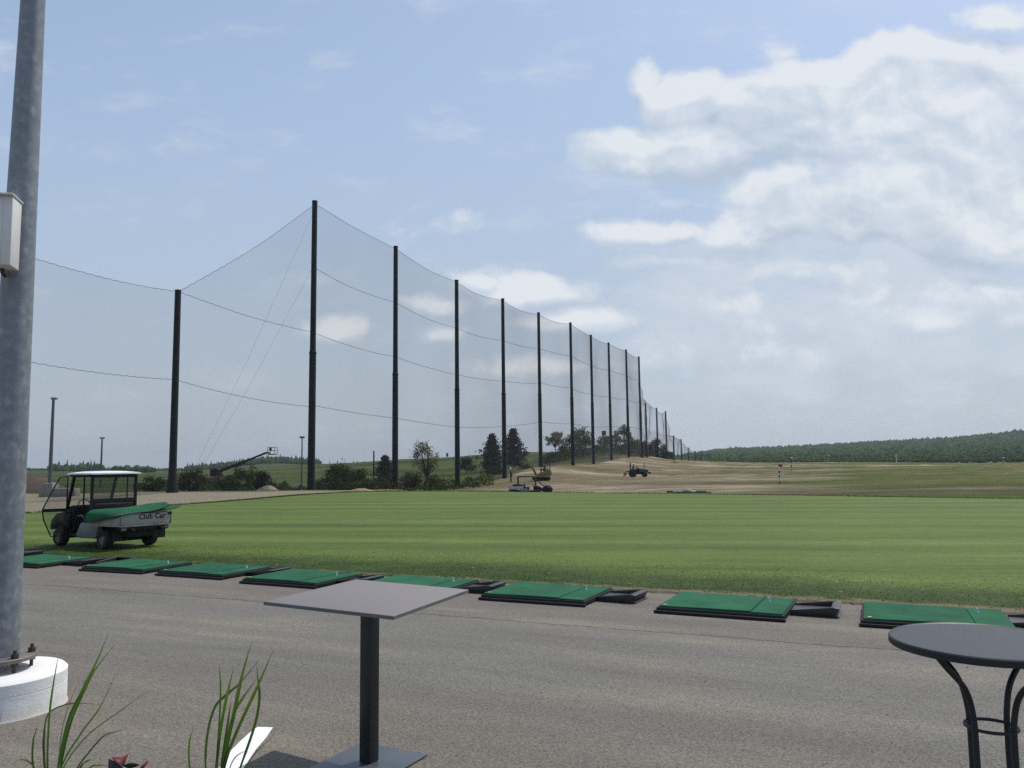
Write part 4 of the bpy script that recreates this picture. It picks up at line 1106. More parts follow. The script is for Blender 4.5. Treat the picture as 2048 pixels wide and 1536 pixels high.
MB().lathe([(0.07, 0), (0.08, 0.02), (0.10, zt - 0.01), (0.10, zt + 0.005), (0.088, zt + 0.005), (0.085, zt - 0.03), (0.0, zt - 0.025)], 28).build('planter', pot_m, rp)

# loose grit on the asphalt
grit_m = simple('loose_grit', (0.24, 0.215, 0.18), 0.9, var=0.4, scale=2.0)
rs_ = np.random.RandomState(21); Vs = []; Fs = []; o_ = 0
OV = np.array([(1, 0, 0), (-1, 0, 0), (0, 1, 0), (0, -1, 0), (0, 0, 1), (0, 0, -1)], float); OF = np.array([(0, 2, 4), (2, 1, 4), (1, 3, 4), (3, 0, 4), (2, 0, 5), (1, 2, 5), (3, 1, 5), (0, 3, 5)])
for _ in range(1500):
    y = 3.4 + 9 * rs_.uniform(0, 1) ** 1.3; x = rs_.uniform(-.72, .72) * y
    if (x - EDGE_0.x) * EDGE_N.x + (y - EDGE_0.y) * EDGE_N.y > -0.1: continue
    r = rs_.uniform(.003, .008) * (1.6 if rs_.uniform() < .05 else 1)
    Vs.append(OV * rs_.uniform(.6, 1.2, (6, 1)) * r * np.array((1, 1, .6)) + np.array((x, y, r * .4))); Fs.append(OF + o_); o_ += 6
tag(fastmesh('gravel_grit', np.concatenate(Vs), np.concatenate(Fs), grit_m), kind='stuff')
# ------------------------------------------------------------------ utility carts
blackp = simple('black_plastic', (0.009, 0.0095, 0.010), 0.55, var=0.2, scale=6, spec=0.25)
tyre_m = simple('tyre_rubber', (0.014, 0.014, 0.014), 0.85, var=0.3, scale=12, bump=0.3)
rim_m = simple('dull_wheel_rim', (0.16, 0.155, 0.145), 0.5, 0.2, var=0.25, scale=10)
silver_m = simple('dusty_aluminium', (0.30, 0.292, 0.265), 0.5, 0.1, var=0.18, scale=4)
grey_body = simple('grey_body_panel', (0.15, 0.152, 0.158), 0.45, var=0.15, scale=5)
white_body = simple('white_roof_shell', (0.74, 0.75, 0.75), 0.4, var=0.05, scale=5)
letter_m = simple('dark_lettering', (0.008, 0.009, 0.009), 0.7, spec=0.1)
gl, nt, bs, out = newmat('clear_cab_window')
bs.inputs['Base Color'].default_value = (0.10, 0.10, 0.09, 1); bs.inputs['Roughness'].default_value = 0.12
mx = N(nt, 'MixShader', None, i0=0.22, i1=N(nt, 'BsdfTransparent', None, Color=(0.93, 0.94, 0.92, 1)).outputs[0], i2=bs.outputs[0]); nt.links.new(mx.outputs[0], out.inputs['Surface'])
def wheel(parent, c, r, w, rim_mat, nst=24):
    ty = MB().lathe([(r * .52, -w / 2 + .01), (r * .86, -w / 2), (r * .97, -w / 2 + .03), (r, -w * .2), (r, w * .2), (r * .97, w / 2 - .03), (r * .86, w / 2), (r * .52, w / 2 - .01), (r * .52, -w / 2 + .01)], nst, axis='y').build('wheel', tyre_m, parent, loc=c)
    b = MB().lathe([(0.0, -w / 2 + .035), (r * .2, -w / 2 + .03), (r * .25, -w / 2 + .05), (r * .42, -w / 2 + .06), (r * .53, -w / 2 + .012), (r * .55, -w / 2 + .008), (r * .53, w / 2 - .012), (r * .42, w / 2 - .06), (r * .25, w / 2 - .05), (r * .2, w / 2 - .03), (0.0, w / 2 - .035)], nst, axis='y')
    b.build('rim', rim_mat, ty)
def cart_common(t, bed_mat, light=False):
    for x, y in ((0, .6), (0, -.6), (2.0, .58), (2.0, -.58)):
        wheel(t, (x, y, .235), .235, .22, rim_m)
    b = MB().box((.75, 0, .37), (2.7, .86, .16)); b.box((0, 0, .235), (.14, 1.0, .14)); b.box((2.0, 0, .235), (.1, 1.0, .1)); b.box((-.35, 0, .43), (.45, .9, .22))
    b.build('chassis', blackp, t, bevel=.01)
    # side body with rear wheel arch and front fender
    for s in (1, -1):
        y0, y1 = (s * .50, s * .66) if s > 0 else (-.66, -.50)
        MB().prism([(.36, .24), (1.10, .24), (1.22, .30), (1.02, .62), (.80, .66), (.30, .66), (.27, .52)], y0, y1, 'xz').build('side_panel', grey_body, t, bevel=.025)
        MB().prism([(1.62, .42), (1.70, .52), (1.86, .58), (2.14, .58), (2.30, .50), (2.36, .40), (2.46, .42), (2.40, .66), (2.15, .84), (1.75, .88), (1.55, .80)], y0 * 1.0, y1 * .98, 'xz').build('front_fender', blackp, t, bevel=.03)
    MB().prism([(1.55, .35), (2.40, .40), (2.46, .60), (2.30, .80), (1.95, .98), (1.72, 1.04), (1.60, 1.0)], -.52, .52, 'xz').build('front_cowl', blackp if not light else grey_body, t, bevel=.05)
    MB().box((1.12, 0, .30), (1.05, 1.14, .07)).build('floor', blackp, t)
    se = MB().box((.92, 0, .70), (.50, 1.08, .14)); se.box((.92, 0, .50), (.46, 1.0, .3)); se.build('seat', blackp, t, bevel=.03)
    MB().box((.70, 0, .93), (.10, 1.08, .36), Matrix.Rotation(-.12, 3, 'Y')).build('seat_back', blackp, t, bevel=.03)
    sw = MB().tube([(1.50 + .10 * math.sin(a) * .5, .28 + .17 * math.cos(a), 1.03 + .15 * math.sin(a)) for a in np.linspace(0, 2 * math.pi, 21)], .014, 6, cap=False)
    sw.tube([(1.50, .28, 1.03), (1.66, .28, .85)], .02, 6); sw.bar((1.5, .13, 1.03), (1.5, .43, 1.03), .02)
    sw.build('steering_wheel', blackp, t)
    bar_ = MB().tube([(1.42, .50, .77), (1.18, .56, .80), (1.05, .56, .77)], .013, 6); bar_.build('hip_rail', silver_m, t)
    # cargo bed
    bx0, bx1, bw, zb, zt = -.72, .62, .70, .585, .865
    MB().box(((bx0 + bx1) / 2, 0, zb), (bx1 - bx0, bw * 2 - .02, .04)).build('bed_floor', bed_mat, t)
    for s in (1, -1):
        MB().box(((bx0 + bx1) / 2, s * (bw - .012), (zb + zt) / 2 + .01), (bx1 - bx0 - .01, .024, zt - zb)).build('bed_side', bed_mat, t, bevel=.004)
    MB().box((bx1 - .012, 0, (zb + zt) / 2 + .03), (.024, bw * 2 - .05, zt - zb + .06)).build('bed_front', bed_mat, t, bevel=.004)
    tg = MB().box((bx0 - .012, 0, (zb + zt) / 2 + .012), (.022, bw * 2, zt - zb)).build('tailgate', bed_mat, t, bevel=.004)
    tr_ = MB()
    for s in (1, -1): tr_.box((bx0 - .016, s * (bw - .012), (zb + zt) / 2 + .012), (.036, .026, zt - zb + .02))
    tr_.bar((bx0 - .018, -bw, zb - .02), (bx0 - .018, bw, zb - .02), .03, .035)
    tr_.build('tailgate_trim', rim_m, tg, bevel=.004)
    MB().box((bx0 - .02, -bw + .05, zt - .03), (.06, .10, .055)).build('latch', blackp, tg)
    r_ = MB().box((bx0 + .05, 0, .50), (.06, 1.30, .12)); r_.box((bx0 + .35, .40, .47), (.9, .06, .08)); r_.box((bx0 + .35, -.40, .47), (.9, .06, .08))
    r_.build('rear_bumper', blackp, t, bevel=.01)
    for s in (1, -1):
        MB().box((bx0 - .0, s * .58, .50), (.03, .12, .06)).build('tail_lamp', rim_m, t)
        MB().box((-.48, s * .60, .34), (.015, .24, .26)).build('mud_flap', blackp, t)
    return bx0, zb, zt, tg
hx, hy = -0.85, 0.527
c1 = thing('utility_cart', 'parked utility cart with white cab roof, open door and green mats in its bed', 'utility cart', (-9.80, 20.85, 0.03), math.atan2(hy, hx))
bx0, zb, zt, tg = cart_common(c1, silver_m)
# lettering on the tailgate
cu = bpy.data.curves.new('lettering', 'FONT'); cu.body = 'Club Car'; cu.size = 0.19; cu.align_x = 'CENTER'; cu.align_y = 'CENTER'; cu.extrude = 0.002; cu.offset = 0.0028; cu.space_character = 1.05
lo = bpy.data.objects.new('lettering', cu); COL.objects.link(lo)
bpy.context.view_layer.update()
lme = bpy.data.meshes.new_from_object(lo.evaluated_get(bpy.context.evaluated_depsgraph_get()))
bpy.data.objects.remove(lo); lo = bpy.data.objects.new('lettering', lme); COL.objects.link(lo); lme.materials.clear(); lme.materials.append(letter_m); lo.parent = tg
lo.matrix_local = Matrix(((0, 0, -1, bx0 - .026), (-1, 0, 0, -.16), (0, 1, 0, zb + .195), (0, 0, 0, 1)))
# cab
RZ = 1.86
fr = MB()
for s in (1, -1):
    fr.bar((.66, s * .60, .62), (.66, s * .60, RZ - .04), .055, .06)
    fr.bar((1.78, s * .58, .95), (1.50, s * .58, RZ - .05), .06, .06)
    fr.bar((.66, s * .60, RZ - .05), (1.52, s * .58, RZ - .05), .05, .07)
    fr.bar((1.02, s * .595, 1.0), (1.02, s * .595, RZ - .05), .03, .03)
fr.bar((.66, -.6, RZ - .06), (.66, .6, RZ - .06), .05, .09); fr.bar((.66, -.6, 1.17), (.66, .6, 1.17), .05, .10); fr.bar((1.50, -.58, RZ - .06), (1.50, .58, RZ - .06), .05, .07); fr.bar((1.77, -.58, .98), (1.77, .58, .98), .05, .06)
fr.box((.665, 0, .88), (.035, 1.18, .48))
fr.build('cab_frame', blackp, c1)
MB().box((.655, 0, 1.47), (.008, 1.14, .58)).build('rear_window', gl, c1)
MB().add([(1.765, -.55, 1.02), (1.765, .55, 1.02), (1.515, .55, RZ - .1), (1.515, -.55, RZ - .1)], [(0, 1, 2, 3)]).build('windshield', gl, c1)
ro = MB()
NX, NY = 8, 10; Vv = []; Ff = []
for lay in (0, 1):
    for i in range(NX + 1):
        for k in range(NY + 1):
            sx2, sy2 = i / NX, k / NY * 2 - 1
            x = .56 + 1.10 * sx2; y = sy2 * .69
            Vv.append((x, y, RZ - .02 + lay * (.035 + .05 * (1 - sy2 ** 4) * (1 - (2 * sx2 - 1) ** 4)) - .03 * max(0, sx2 - .8)))
o2 = (NX + 1) * (NY + 1)
for i in range(NX):
    for k in range(NY):
        q = i * (NY + 1) + k; Ff += [(q, q + 1, q + NY + 2, q + NY + 1), (o2 + q, o2 + q + NY + 1, o2 + q + NY + 2, o2 + q + 1)]
for i in range(NX):
    for k in (0, NY):
        q = i * (NY + 1) + k; Ff.append((q, q + NY + 1, q + NY + 1 + o2, q + o2))
for k in range(NY):
    for i in (0, NX):
        q = i * (NY + 1) + k; Ff.append((q, q + 1, q + 1 + o2, q + o2))
ro.add(Vv, Ff).build('roof', white_body, c1)
MB().box((1.12, .655, RZ - .045), (.92, .03, .07)).build('roof_side_trim', blackp, c1, bevel=.01)
# open door, hinged at the front post
hg = Vector((1.74, .60, 0)); dd_ = Vector((.42, .91, 0)).normalized(); Ld = .56
def dp(s, z): return hg + dd_ * (s * Ld) + Vector((0, 0, z))
dr_ = MB().tube([dp(0.02, 1.80), dp(.36, 1.76), dp(.62, 1.45), dp(.98, .98), dp(1.0, .92), dp(.94, .70), dp(.62, .26), dp(.15, .27), dp(0.05, .62), dp(0.03, .95), dp(0.02, 1.80)], .016, 8, cap=False)
door = dr_.build('door', blackp, c1)
MB().bar(dp(0.02, .93), dp(1.0, .93), .035, .085).build('door_rail', blackp, door)
MB().add([dp(.03, 1.77), dp(.36, 1.74), dp(.62, 1.43), dp(.96, .98), dp(.04, .98)], [(0, 1, 2, 3, 4)]).build('door_window', gl, door)
MB().add([dp(.06, .89), dp(.97, .89), dp(.92, .70), dp(.61, .28), dp(.16, .29)], [(0, 1, 2, 3, 4)]).build('lower_pane', gl, door)
# turf mats lying over the cargo bed
def cart_mat(front, mid, back, th, label):
    m3 = catmull([np.array(p) for p in mid], 5)
    f3 = catmull([np.array(p) for p in front], 5); b3 = catmull([np.array(p) for p in back], 5)
    n = len(f3); my = 10; V = []; F = []
    for lay in (0, 1):
        for i in range(n):
            for k in range(my + 1):
                s = k / my
                c_ = m3[i] * 2 - (f3[i] + b3[i]) / 2
                p = f3[i] * (1 - s) ** 2 + c_ * 2 * s * (1 - s) + b3[i] * s * s
                V.append((p[0], p[1], p[2] + (lay - 1) * th))
    o2 = n * (my + 1)
    for i in range(n - 1):
        for k in range(my):
            q = i * (my + 1) + k; F += [(q, q + 1, q + my + 2, q + my + 1), (o2 + q, o2 + q + my + 1, o2 + q + my + 2, o2 + q + 1)]
    for i in range(n - 1):
        for k in (0, my):
            q = i * (my + 1) + k; F.append((q, q + my + 1, q + my + 1 + o2, q + o2))
    for k in range(my):
        for i in (0, n - 1):
            q = i * (my + 1) + k; F.append((q, q + 1, q + 1 + o2, q + o2))
    mw = c1.matrix_basis.copy()
    t = thing('turf_mat', label, 'turf mat', c1.location, math.atan2(hy, hx), 'turf mats loaded on the cart')
    ob = MB().add(V, F).build('turf_sheet', turf_m, t)
    bk = MB()
    vs = [(v[0], v[1], v[2] - .001) for v in V]; bk.tube([Vector(f3[i]) - Vector((0, 0, th / 2)) for i in range(n)], th * .62, 6)
    bk.build('rubber_edge', rub_m, ob)
cart_mat([(.60, .80, .66), (.25, .82, .69), (-.1, .81, .75), (-.50, .79, .80), (-.77, .68, .86), (-.79, .35, .90), (-.78, -.10, .92), (-.76, -.42, .98), (-.72, -.66, 1.05)],
         [(.56, .74, .90), (.34, .73, .92), (.12, .70, .94), (-.12, .60, .96), (-.26, .36, .98), (-.28, .12, .99), (-.34, -.24, 1.0), (-.45, -.48, 1.04), (-.60, -.68, 1.08)],
         [(.52, .52, .96), (.50, .40, .96), (.48, .26, .97), (.45, .12, .97), (.38, -.02, .98), (.28, -.20, 1.0), (.10, -.38, 1.04), (-.15, -.54, 1.08), (-.48, -.70, 1.11)], .022, 'upper green turf mat draped over the cart bed and its side')
cart_mat([(-.74, .10, .89), (-.78, -.2, .89), (-.80, -.5, .92), (-.76, -.80, .97), (-.70, -.98, 1.00)], [(-.2, .1, .90), (-.24, -.2, .91), (-.3, -.5, .94), (-.4, -.80, .985), (-.5, -.97, 1.015)], [(.3, .1, .90), (.25, -.2, .90), (.2, -.5, .93), (.0, -.78, .98), (-.35, -.96, 1.01)], .022, 'lower green turf mat sticking out of the cart bed beyond the tailgate')

pale_bed = simple('pale_bed_metal', (0.33, 0.34, 0.36), 0.5, var=0.1)
# the second cart, beyond the lawn
p = W(1046, 981, 78); p.z = Zs(p.x, p.y)
c2 = thing('utility_cart', 'small pale utility cart with a black open roll frame beyond the lawn', 'utility cart', (p.x - .55, 78, p.z), R(-4))
cart_common(c2, pale_bed, True)
f2 = MB()
for s in (1, -1):
    f2.tube([(.10, s * .55, .85), (.08, s * .55, 1.70), (.2, s * .55, 1.76), (1.55, s * .55, 1.76), (1.65, s * .55, 1.68), (1.80, s * .55, .95)], .045, 8)
f2.bar((.1, -.55, 1.76), (.1, .55, 1.76), .08); f2.bar((1.5, -.55, 1.76), (1.5, .55, 1.76), .08)
f2.build('roll_frame', blackp, c2)
MB().box((.05, 0, .95), (.9, .9, .18)).build('tool_load', blackp, c2, bevel=.05)

# walk-behind machine
p = W(1093, 984, 76); z0 = Zs(p.x, p.y)
wm_ = thing('walk_behind_roller', 'small dark walk-behind roller with a long handle, right of the far cart', 'roller', (p.x, p.y, z0), R(-6))
MB().lathe([(0, -.45), (.36, -.45), (.38, -.42), (.38, .42), (.36, .45), (0, .45)], 24, (.12, 0, .38), axis='y').build('drum', blackp, wm_)
MB().prism([(-.35, .32), (.5, .32), (.62, .52), (.40, .80), (-.1, .88), (-.38, .66)], -.38, .38, 'xz').build('engine_cover', blackp, wm_, bevel=.05)
MB().box((.20, 0, .90), (.5, .5, .08)).build('tank', silver_m, wm_, bevel=.03)
hb = MB()
for s in (1, -1): hb.tube([(-.2, s * .2, .75), (-1.05, s * .2, 1.55)], .03, 6)
hb.bar((-1.05, -.28, 1.55), (-1.05, .28, 1.55), .12)
hb.build('handle', blackp, wm_)

# ------------------------------------------------------------------ people
skin_m = simple('skin', (0.33, 0.19, 0.13), 0.6); dark_cloth = simple('dark_shirt', (0.018, 0.02, 0.026), 0.85); trous_m = simple('dark_trousers', (0.028, 0.032, 0.045), 0.85)
cap_white = simple('white_cap', (0.75, 0.75, 0.72), 0.7); shoe_m = simple('shoe', (0.02, 0.018, 0.016), 0.7)
def skinned(name, V, E, rads, mat, parent, root=0, sub=1):
    me = bpy.data.meshes.new(name); me.from_pydata([tuple(v) for v in V], E, []); me.update()
    o = bpy.data.objects.new(name, me); COL.objects.link(o); o.parent = parent; me.materials.append(mat)
    sk = o.modifiers.new('skin', 'SKIN'); sk.use_smooth_shade = True
    if not me.skin_vertices: me.attributes.new('skin', 'SKIN', 'POINT') if False else None
    for i, sv in enumerate(me.skin_vertices[0].data):
        r = rads[i]; sv.radius = r if hasattr(r, '__len__') else (r, r); sv.use_root = (i == root)
    ss = o.modifiers.new('sub', 'SUBSURF'); ss.levels = sub; ss.render_levels = sub
    return o
def person(label, loc, rz, joints, cap=True, hand_tool=None):
    """joints: dict of positions in local space, facing +x, y to the left"""
    t = thing('person', label, 'person', loc, rz)
    J = {k: Vector(v) for k, v in joints.items()}
    names_ = ['pelvis', 'belly', 'chest', 'neck', 'head_low', 'head_top', 'shl', 'ell', 'wrl', 'hal', 'shr', 'elr', 'wrr', 'har', 'hil', 'knl', 'anl', 'tol', 'hir', 'knr', 'anr', 'tor']
    ix = {n: i for i, n in enumerate(names_)}
    V = [J[n] for n in names_]
    E = [('pelvis', 'belly'), ('belly', 'chest'), ('chest', 'neck'), ('neck', 'head_low'), ('head_low', 'head_top'), ('chest', 'shl'), ('shl', 'ell'), ('ell', 'wrl'), ('wrl', 'hal'), ('chest', 'shr'), ('shr', 'elr'), ('elr', 'wrr'), ('wrr', 'har'),
         ('pelvis', 'hil'), ('hil', 'knl'), ('knl', 'anl'), ('anl', 'tol'), ('pelvis', 'hir'), ('hir', 'knr'), ('knr', 'anr'), ('anr', 'tor')]
    E = [(ix[a], ix[b]) for a, b in E]
    rd = dict(pelvis=(.11, .14), belly=(.10, .13), chest=(.11, .15), neck=.055, head_low=.085, head_top=.075, shl=.062, ell=.045, wrl=.032, hal=.035, shr=.062, elr=.045, wrr=.032, har=.035, hil=.085, knl=.06, anl=.042, tol=.04, hir=.085, knr=.06, anr=.042, tor=.04)
    body = skinned('body', V, E, [rd[n] for n in names_], skin_m, t)
    # fingers on each hand
    for h, w in (('hal', 'wrl'), ('har', 'wrr')):
        d = (J[h] - J[w]).normalized(); sd = d.cross(Vector((0, 0, 1)));
        sd = sd.normalized() if sd.length > .1 else Vector((0, 1, 0)); dn = d.cross(sd)
        fb = MB()
        for k, (o_, L) in enumerate(((-.028, .06), (-.010, .072), (.010, .07), (.028, .055))):
            a = J[h] + d * .02 + sd * o_; m_ = a + d * L * .6 + dn * .008; fb.tube([a, m_, m_ + d * L * .35 + dn * .022], [.009, .0085, .007], 6)
        a = J[h] - d * .005 + sd * -.035; fb.tube([a, a + d * .03 - sd * .025, a + d * .06 - sd * .02], [.011, .010, .008], 6)
        fb.build('fingers', skin_m, body)
    hc = (J['head_low'] + J['head_top']) / 2
    fc = MB().ball(hc + Vector((.092, 0, -.015)), .018, 8, (1, .7, 1.2)); 
    for s in (1, -1): fc.ball(hc + Vector((.0, s * .09, -.01)), .025, 8, (.7, .4, 1.2))
    fc.build('face', skin_m, body)
    ey = MB()
    for s in (1, -1): ey.ball(hc + Vector((.085, s * .032, .02)), .009, 6)
    ey.box(hc + Vector((.085, 0, -.06)), (.008, .045, .008)); ey.build('eyes_and_mouth', shoe_m, body)
    sl_ = lambda ks, grow: ([J[k] for k in ks], [((rd[k][0] + grow, rd[k][1] + grow) if hasattr(rd[k], '__len__') else rd[k] + grow) for k in ks])
    ks = ['pelvis', 'belly', 'chest', 'shl', 'ell', 'shr', 'elr']
    vs_, r_ = sl_(ks, .014); skinned('shirt', vs_, [(0, 1), (1, 2), (2, 3), (3, 4), (2, 5), (5, 6)], r_, dark_cloth, t)
    ks = ['pelvis', 'hil', 'knl', 'anl', 'hir', 'knr', 'anr']
    vs_, r_ = sl_(ks, .016); skinned('trousers', vs_, [(0, 1), (1, 2), (2, 3), (0, 4), (4, 5), (5, 6)], r_, trous_m, t)
    sh = MB()
    for a, b in (('anl', 'tol'), ('anr', 'tor')):
        d = J[b] - J[a]; sh.ball(J[a] + d * .6 + Vector((0, 0, -.015)), .1, 10, (1.3, .5, .48))
    sh.build('shoes', shoe_m, t)
    if cap:
        cb = MB().ball(hc + Vector((0, 0, .055)), .112, 14, (1.05, .95, .82)); cb.box(hc + Vector((.13, 0, .045)), (.13, .15, .015)); cb.build('cap', cap_white, t)
    else:
        MB().ball(hc + Vector((-.015, 0, .03)), .105, 12, (1.0, .92, 1.0)).build('hair', shoe_m, t)
    return t
stand = dict(pelvis=(0, 0, .95), belly=(.01, 0, 1.1), chest=(.03, 0, 1.34), neck=(.05, 0, 1.50), head_low=(.08, 0, 1.58), head_top=(.09, 0, 1.72), shl=(.03, .19, 1.42), ell=(.10, .25, 1.14), wrl=(.28, .14, 1.08), hal=(.35, .10, 1.08),
             shr=(.03, -.19, 1.42), elr=(.10, -.25, 1.14), wrr=(.28, -.12, 1.10), har=(.35, -.08, 1.10), hil=(0, .10, .90), knl=(.04, .12, .50), anl=(-.02, .12, .09), tol=(.13, .13, .045), hir=(0, -.10, .90), knr=(.06, -.12, .50), anr=(.03, -.12, .09), tor=(.18, -.13, .045))
p = W(1022.5, 960, 100); z = Zs(p.x, p.y)
zz = W(1022.5, 935.5, 100).z - 1.80
person('person in a white cap and dark clothes standing by a tall net pole', (p.x, p.y, max(z, min(zz, z + 0.05))), R(185), stand)
sit = dict(pelvis=(0, 0, .10), belly=(.0, 0, .26), chest=(.04, 0, .50), neck=(.07, 0, .66), head_low=(.10, 0, .74), head_top=(.11, 0, .88), shl=(.04, .19, .58), ell=(.20, .24, .34), wrl=(.42, .16, .36), hal=(.49, .13, .38),
           shr=(.04, -.19, .58), elr=(.20, -.24, .34), wrr=(.42, -.16, .36), har=(.49, -.13, .38), hil=(.04, .10, .10), knl=(.42, .15, .12), anl=(.52, .15, -.28), tol=(.67, .15, -.32), hir=(.04, -.10, .10), knr=(.42, -.15, .12), anr=(.52, -.15, -.28), tor=(.67, -.15, -.32))

# ------------------------------------------------------------------ mini excavator
yel = simple('faded_yellow_paint', (0.17, 0.14, 0.045), 0.6, var=0.25, scale=4); grn = simple('dark_green_paint', (0.022, 0.06, 0.022), 0.4, var=0.15, scale=4)
p = W(1084, 961, 95); z = Zs(p.x, p.y)
ex = thing('mini_excavator', 'small yellow excavator with its arm raised on the bare slope', 'excavator', (p.x, p.y, z), R(176))
for s in (1, -1):
    MB().prism([(-1.0, .12), (-.85, 0), (.85, 0), (1.02, .14), (.98, .36), (.82, .46), (-.82, .44), (-1.0, .34)], s * .62 - .16, s * .62 + .16, 'xz').build('track', tyre_m, ex, bevel=.04)
MB().box((0, 0, .36), (.9, 1.0, .2)).build('undercarriage', blackp, ex, bevel=.02)
MB().prism([(.98, .08), (1.12, .08), (1.16, .5), (1.04, .46)], -.7, .7, 'xz').build('dozer_blade', yel, ex)
MB().prism([(-1.05, .52), (.62, .52), (.70, .66), (.3, .80), (-.25, 1.05), (-.55, 1.32), (-1.0, 1.30), (-1.15, .9)], -.62, .62, 'xz').build('body', yel, ex, bevel=.06)
MB().box((-.98, 0, .98), (.26, 1.1, .52)).build('counterweight', silver_m, ex, bevel=.08)
MB().box((-.35, 0, 1.12), (.5, .5, .12)).build('seat', blackp, ex, bevel=.03)
cn = MB()
for s in (1, -1): cn.bar((-.95, s * .5, 1.25), (-.92, s * .5, 2.28), .08); cn.bar((-.62, s * .5, 1.1), (-.6, s * .5, 2.28), .05)
cn.box((-.70, 0, 2.30), (.75, 1.15, .07)); cn.build('canopy', blackp, ex)
MB().box((.12, 0, 1.15), (.12, .5, .62)).build('control_stand', blackp, ex, bevel=.03)
bm_ = MB().prism([(.55, .62), (.80, .58), (1.02, 1.10), (1.72, 2.0), (1.66, 2.16), (1.45, 2.05), (.80, 1.25)], -.09, .09, 'xz'); bm_.build('boom', yel, ex, bevel=.02)
st_ = MB().prism([(1.40, 2.20), (1.52, 2.05), (2.25, 2.14), (2.72, 2.10), (2.70, 2.24), (2.2, 2.30)], -.07, .07, 'xz'); st_.build('stick', yel, ex, bevel=.02)
MB().prism([(2.60, 2.26), (2.86, 2.10), (2.78, 1.80), (2.52, 1.68), (2.42, 1.80), (2.62, 1.95)], -.2, .2, 'xz').build('bucket', blackp, ex, bevel=.02)
MB().tube([(.62, 0, .85), (1.25, 0, 1.62)], .05, 8).build('ram', silver_m, ex)
person('seated operator in dark clothes on the small yellow excavator', ex.matrix_basis @ Vector((-.38, 0, 1.16)), R(176), sit, cap=False)

# ------------------------------------------------------------------ tractor
p = W(1279, 955.5, 115); z = Zs(p.x, p.y)
tc_ = thing('compact_tractor', 'compact green tractor with yellow wheel rims working on the dirt', 'tractor', (p.x, p.y, z), R(-3))
ytr = simple('yellow_rim', (0.30, 0.26, 0.05), 0.5)
for s in (1, -1):
    wheel(tc_, (-.95, s * .62, .52), .52, .34, ytr); wheel(tc_, (.72, s * .55, .36), .36, .24, ytr)
    fd = [(-1.42, .82), (-1.3, 1.05), (-1.05, 1.17), (-.75, 1.14), (-.5, .95), (-.42, .70), (-.50, .68), (-.58, .88), (-.8, 1.04), (-1.05, 1.08), (-1.25, .98), (-1.34, .80)]
    y0, y1 = sorted((s * .38, s * .80)); MB().prism(fd, y0, y1, 'xz').build('fender', grn, tc_, bevel=.02)
MB().box((-.1, 0, .55), (1.9, .42, .32)).build('transmission', blackp, tc_, bevel=.03)
MB().prism([(-.10, .66), (1.22, .62), (1.27, .90), (1.12, 1.10), (.4, 1.20), (-.10, 1.22)], -.30, .30, 'xz').build('hood', grn, tc_, bevel=.06)
MB().box((1.42, 0, .58), (.34, .7, .26)).build('front_weights', blackp, tc_, bevel=.03)
MB().box((-.22, 0, 1.02), (.25, .5, .6)).build('dashboard', blackp, tc_, bevel=.03)
st2 = MB().tube([(-.38 + .05 * math.sin(a), .2 * math.cos(a), 1.42 + .18 * math.sin(a)) for a in np.linspace(0, 6.283, 17)], .018, 6, cap=False); st2.tube([(-.38, 0, 1.42), (-.24, 0, 1.25)], .025, 6); st2.build('steering_wheel', blackp, tc_)
MB().box((-.88, 0, .98), (.46, .46, .14)).build('seat', blackp, tc_, bevel=.03)
rp_ = MB()
for s in (1, -1): rp_.bar((-1.22, s * .5, .8), (-1.25, s * .5, 2.02), .08)
rp_.build('roll_bar', blackp, tc_)
MB().tube([(.72, .12, 1.15), (.72, .12, 1.98)], .04, 8).build('exhaust', blackp, tc_)
redp = simple('dull_red_paint', (0.16, 0.03, 0.028), 0.55, var=0.2, scale=5)
im = MB().box((-2.05, 0, .42), (.28, 1.6, .32)); im.build('rear_rake', redp, tc_, bevel=.03)
li = MB()
for s in (1, -1): li.bar((-1.1, s * .3, .5), (-2.0, s * .35, .45), .07); li.bar((-1.2, s * .22, .95), (-2.0, s * .2, .62), .06)
li.bar((-1.3, 0, .98), (-2.2, 0, .66), .07); li.build('linkage', blackp, tc_)
person('tractor driver in a white cap and dark clothes', tc_.matrix_basis @ Vector((-.90, 0, 1.02)), R(-3), sit)

# ------------------------------------------------------------------ boom lift
p = W(437, 983, 100); p.z = Zs(p.x, p.y)
bl = thing('boom_lift', 'boom lift with a red chassis and raised basket behind the shrubs', 'boom lift', p, 0)
def L(px, py, dy=0): return W(px, py, 100 + dy) - p
bz = L(437, 963).z
MB().box((-.75, 0, bz + .05), (1.7, 2.2, 1.0)).build('chassis', redp, bl, bevel=.08)
for x in (-.6, .75):
    for s in (1, -1): wheel(bl, (x, s * 1.15, .5), .5, .35, blackp, 18)
MB().prism([(-.95, bz + .6), (.15, bz + .6), (.25, bz + 1.35), (-.1, bz + 1.6), (-.92, bz + 1.55)], -.5, .5, 'xz').build('turret', blackp, bl, bevel=.05)
A, B, C = L(423, 948), L(516, 914.5), L(535, 904.5)
MB().bar(A, A.lerp(B, .72), .34, .46, up=(0, 1, 0)).build('boom', blackp, bl, bevel=.02)
MB().bar(A.lerp(B, .5), A.lerp(C, .99), .22, .30, up=(0, 1, 0)).build('boom_extension', blackp, bl, bevel=.02)
MB().bar(C, L(540, 907), .18, .16).build('jib', blackp, bl)
bk = MB(); D = L(545, 909); rr_ = L(552, 909).x - L(538, 909).x
oj = simple('orange_rail', (0.30, 0.13, 0.05), 0.5)
w2 = rr_ / 2; h2 = (L(545, 895).z - D.z)
for sx3 in (-1, 1):
    for sy3 in (-1, 1): bk.bar(D + Vector((sx3 * w2, sy3 * .6, 0)), D + Vector((sx3 * w2, sy3 * .6, h2)), .05)
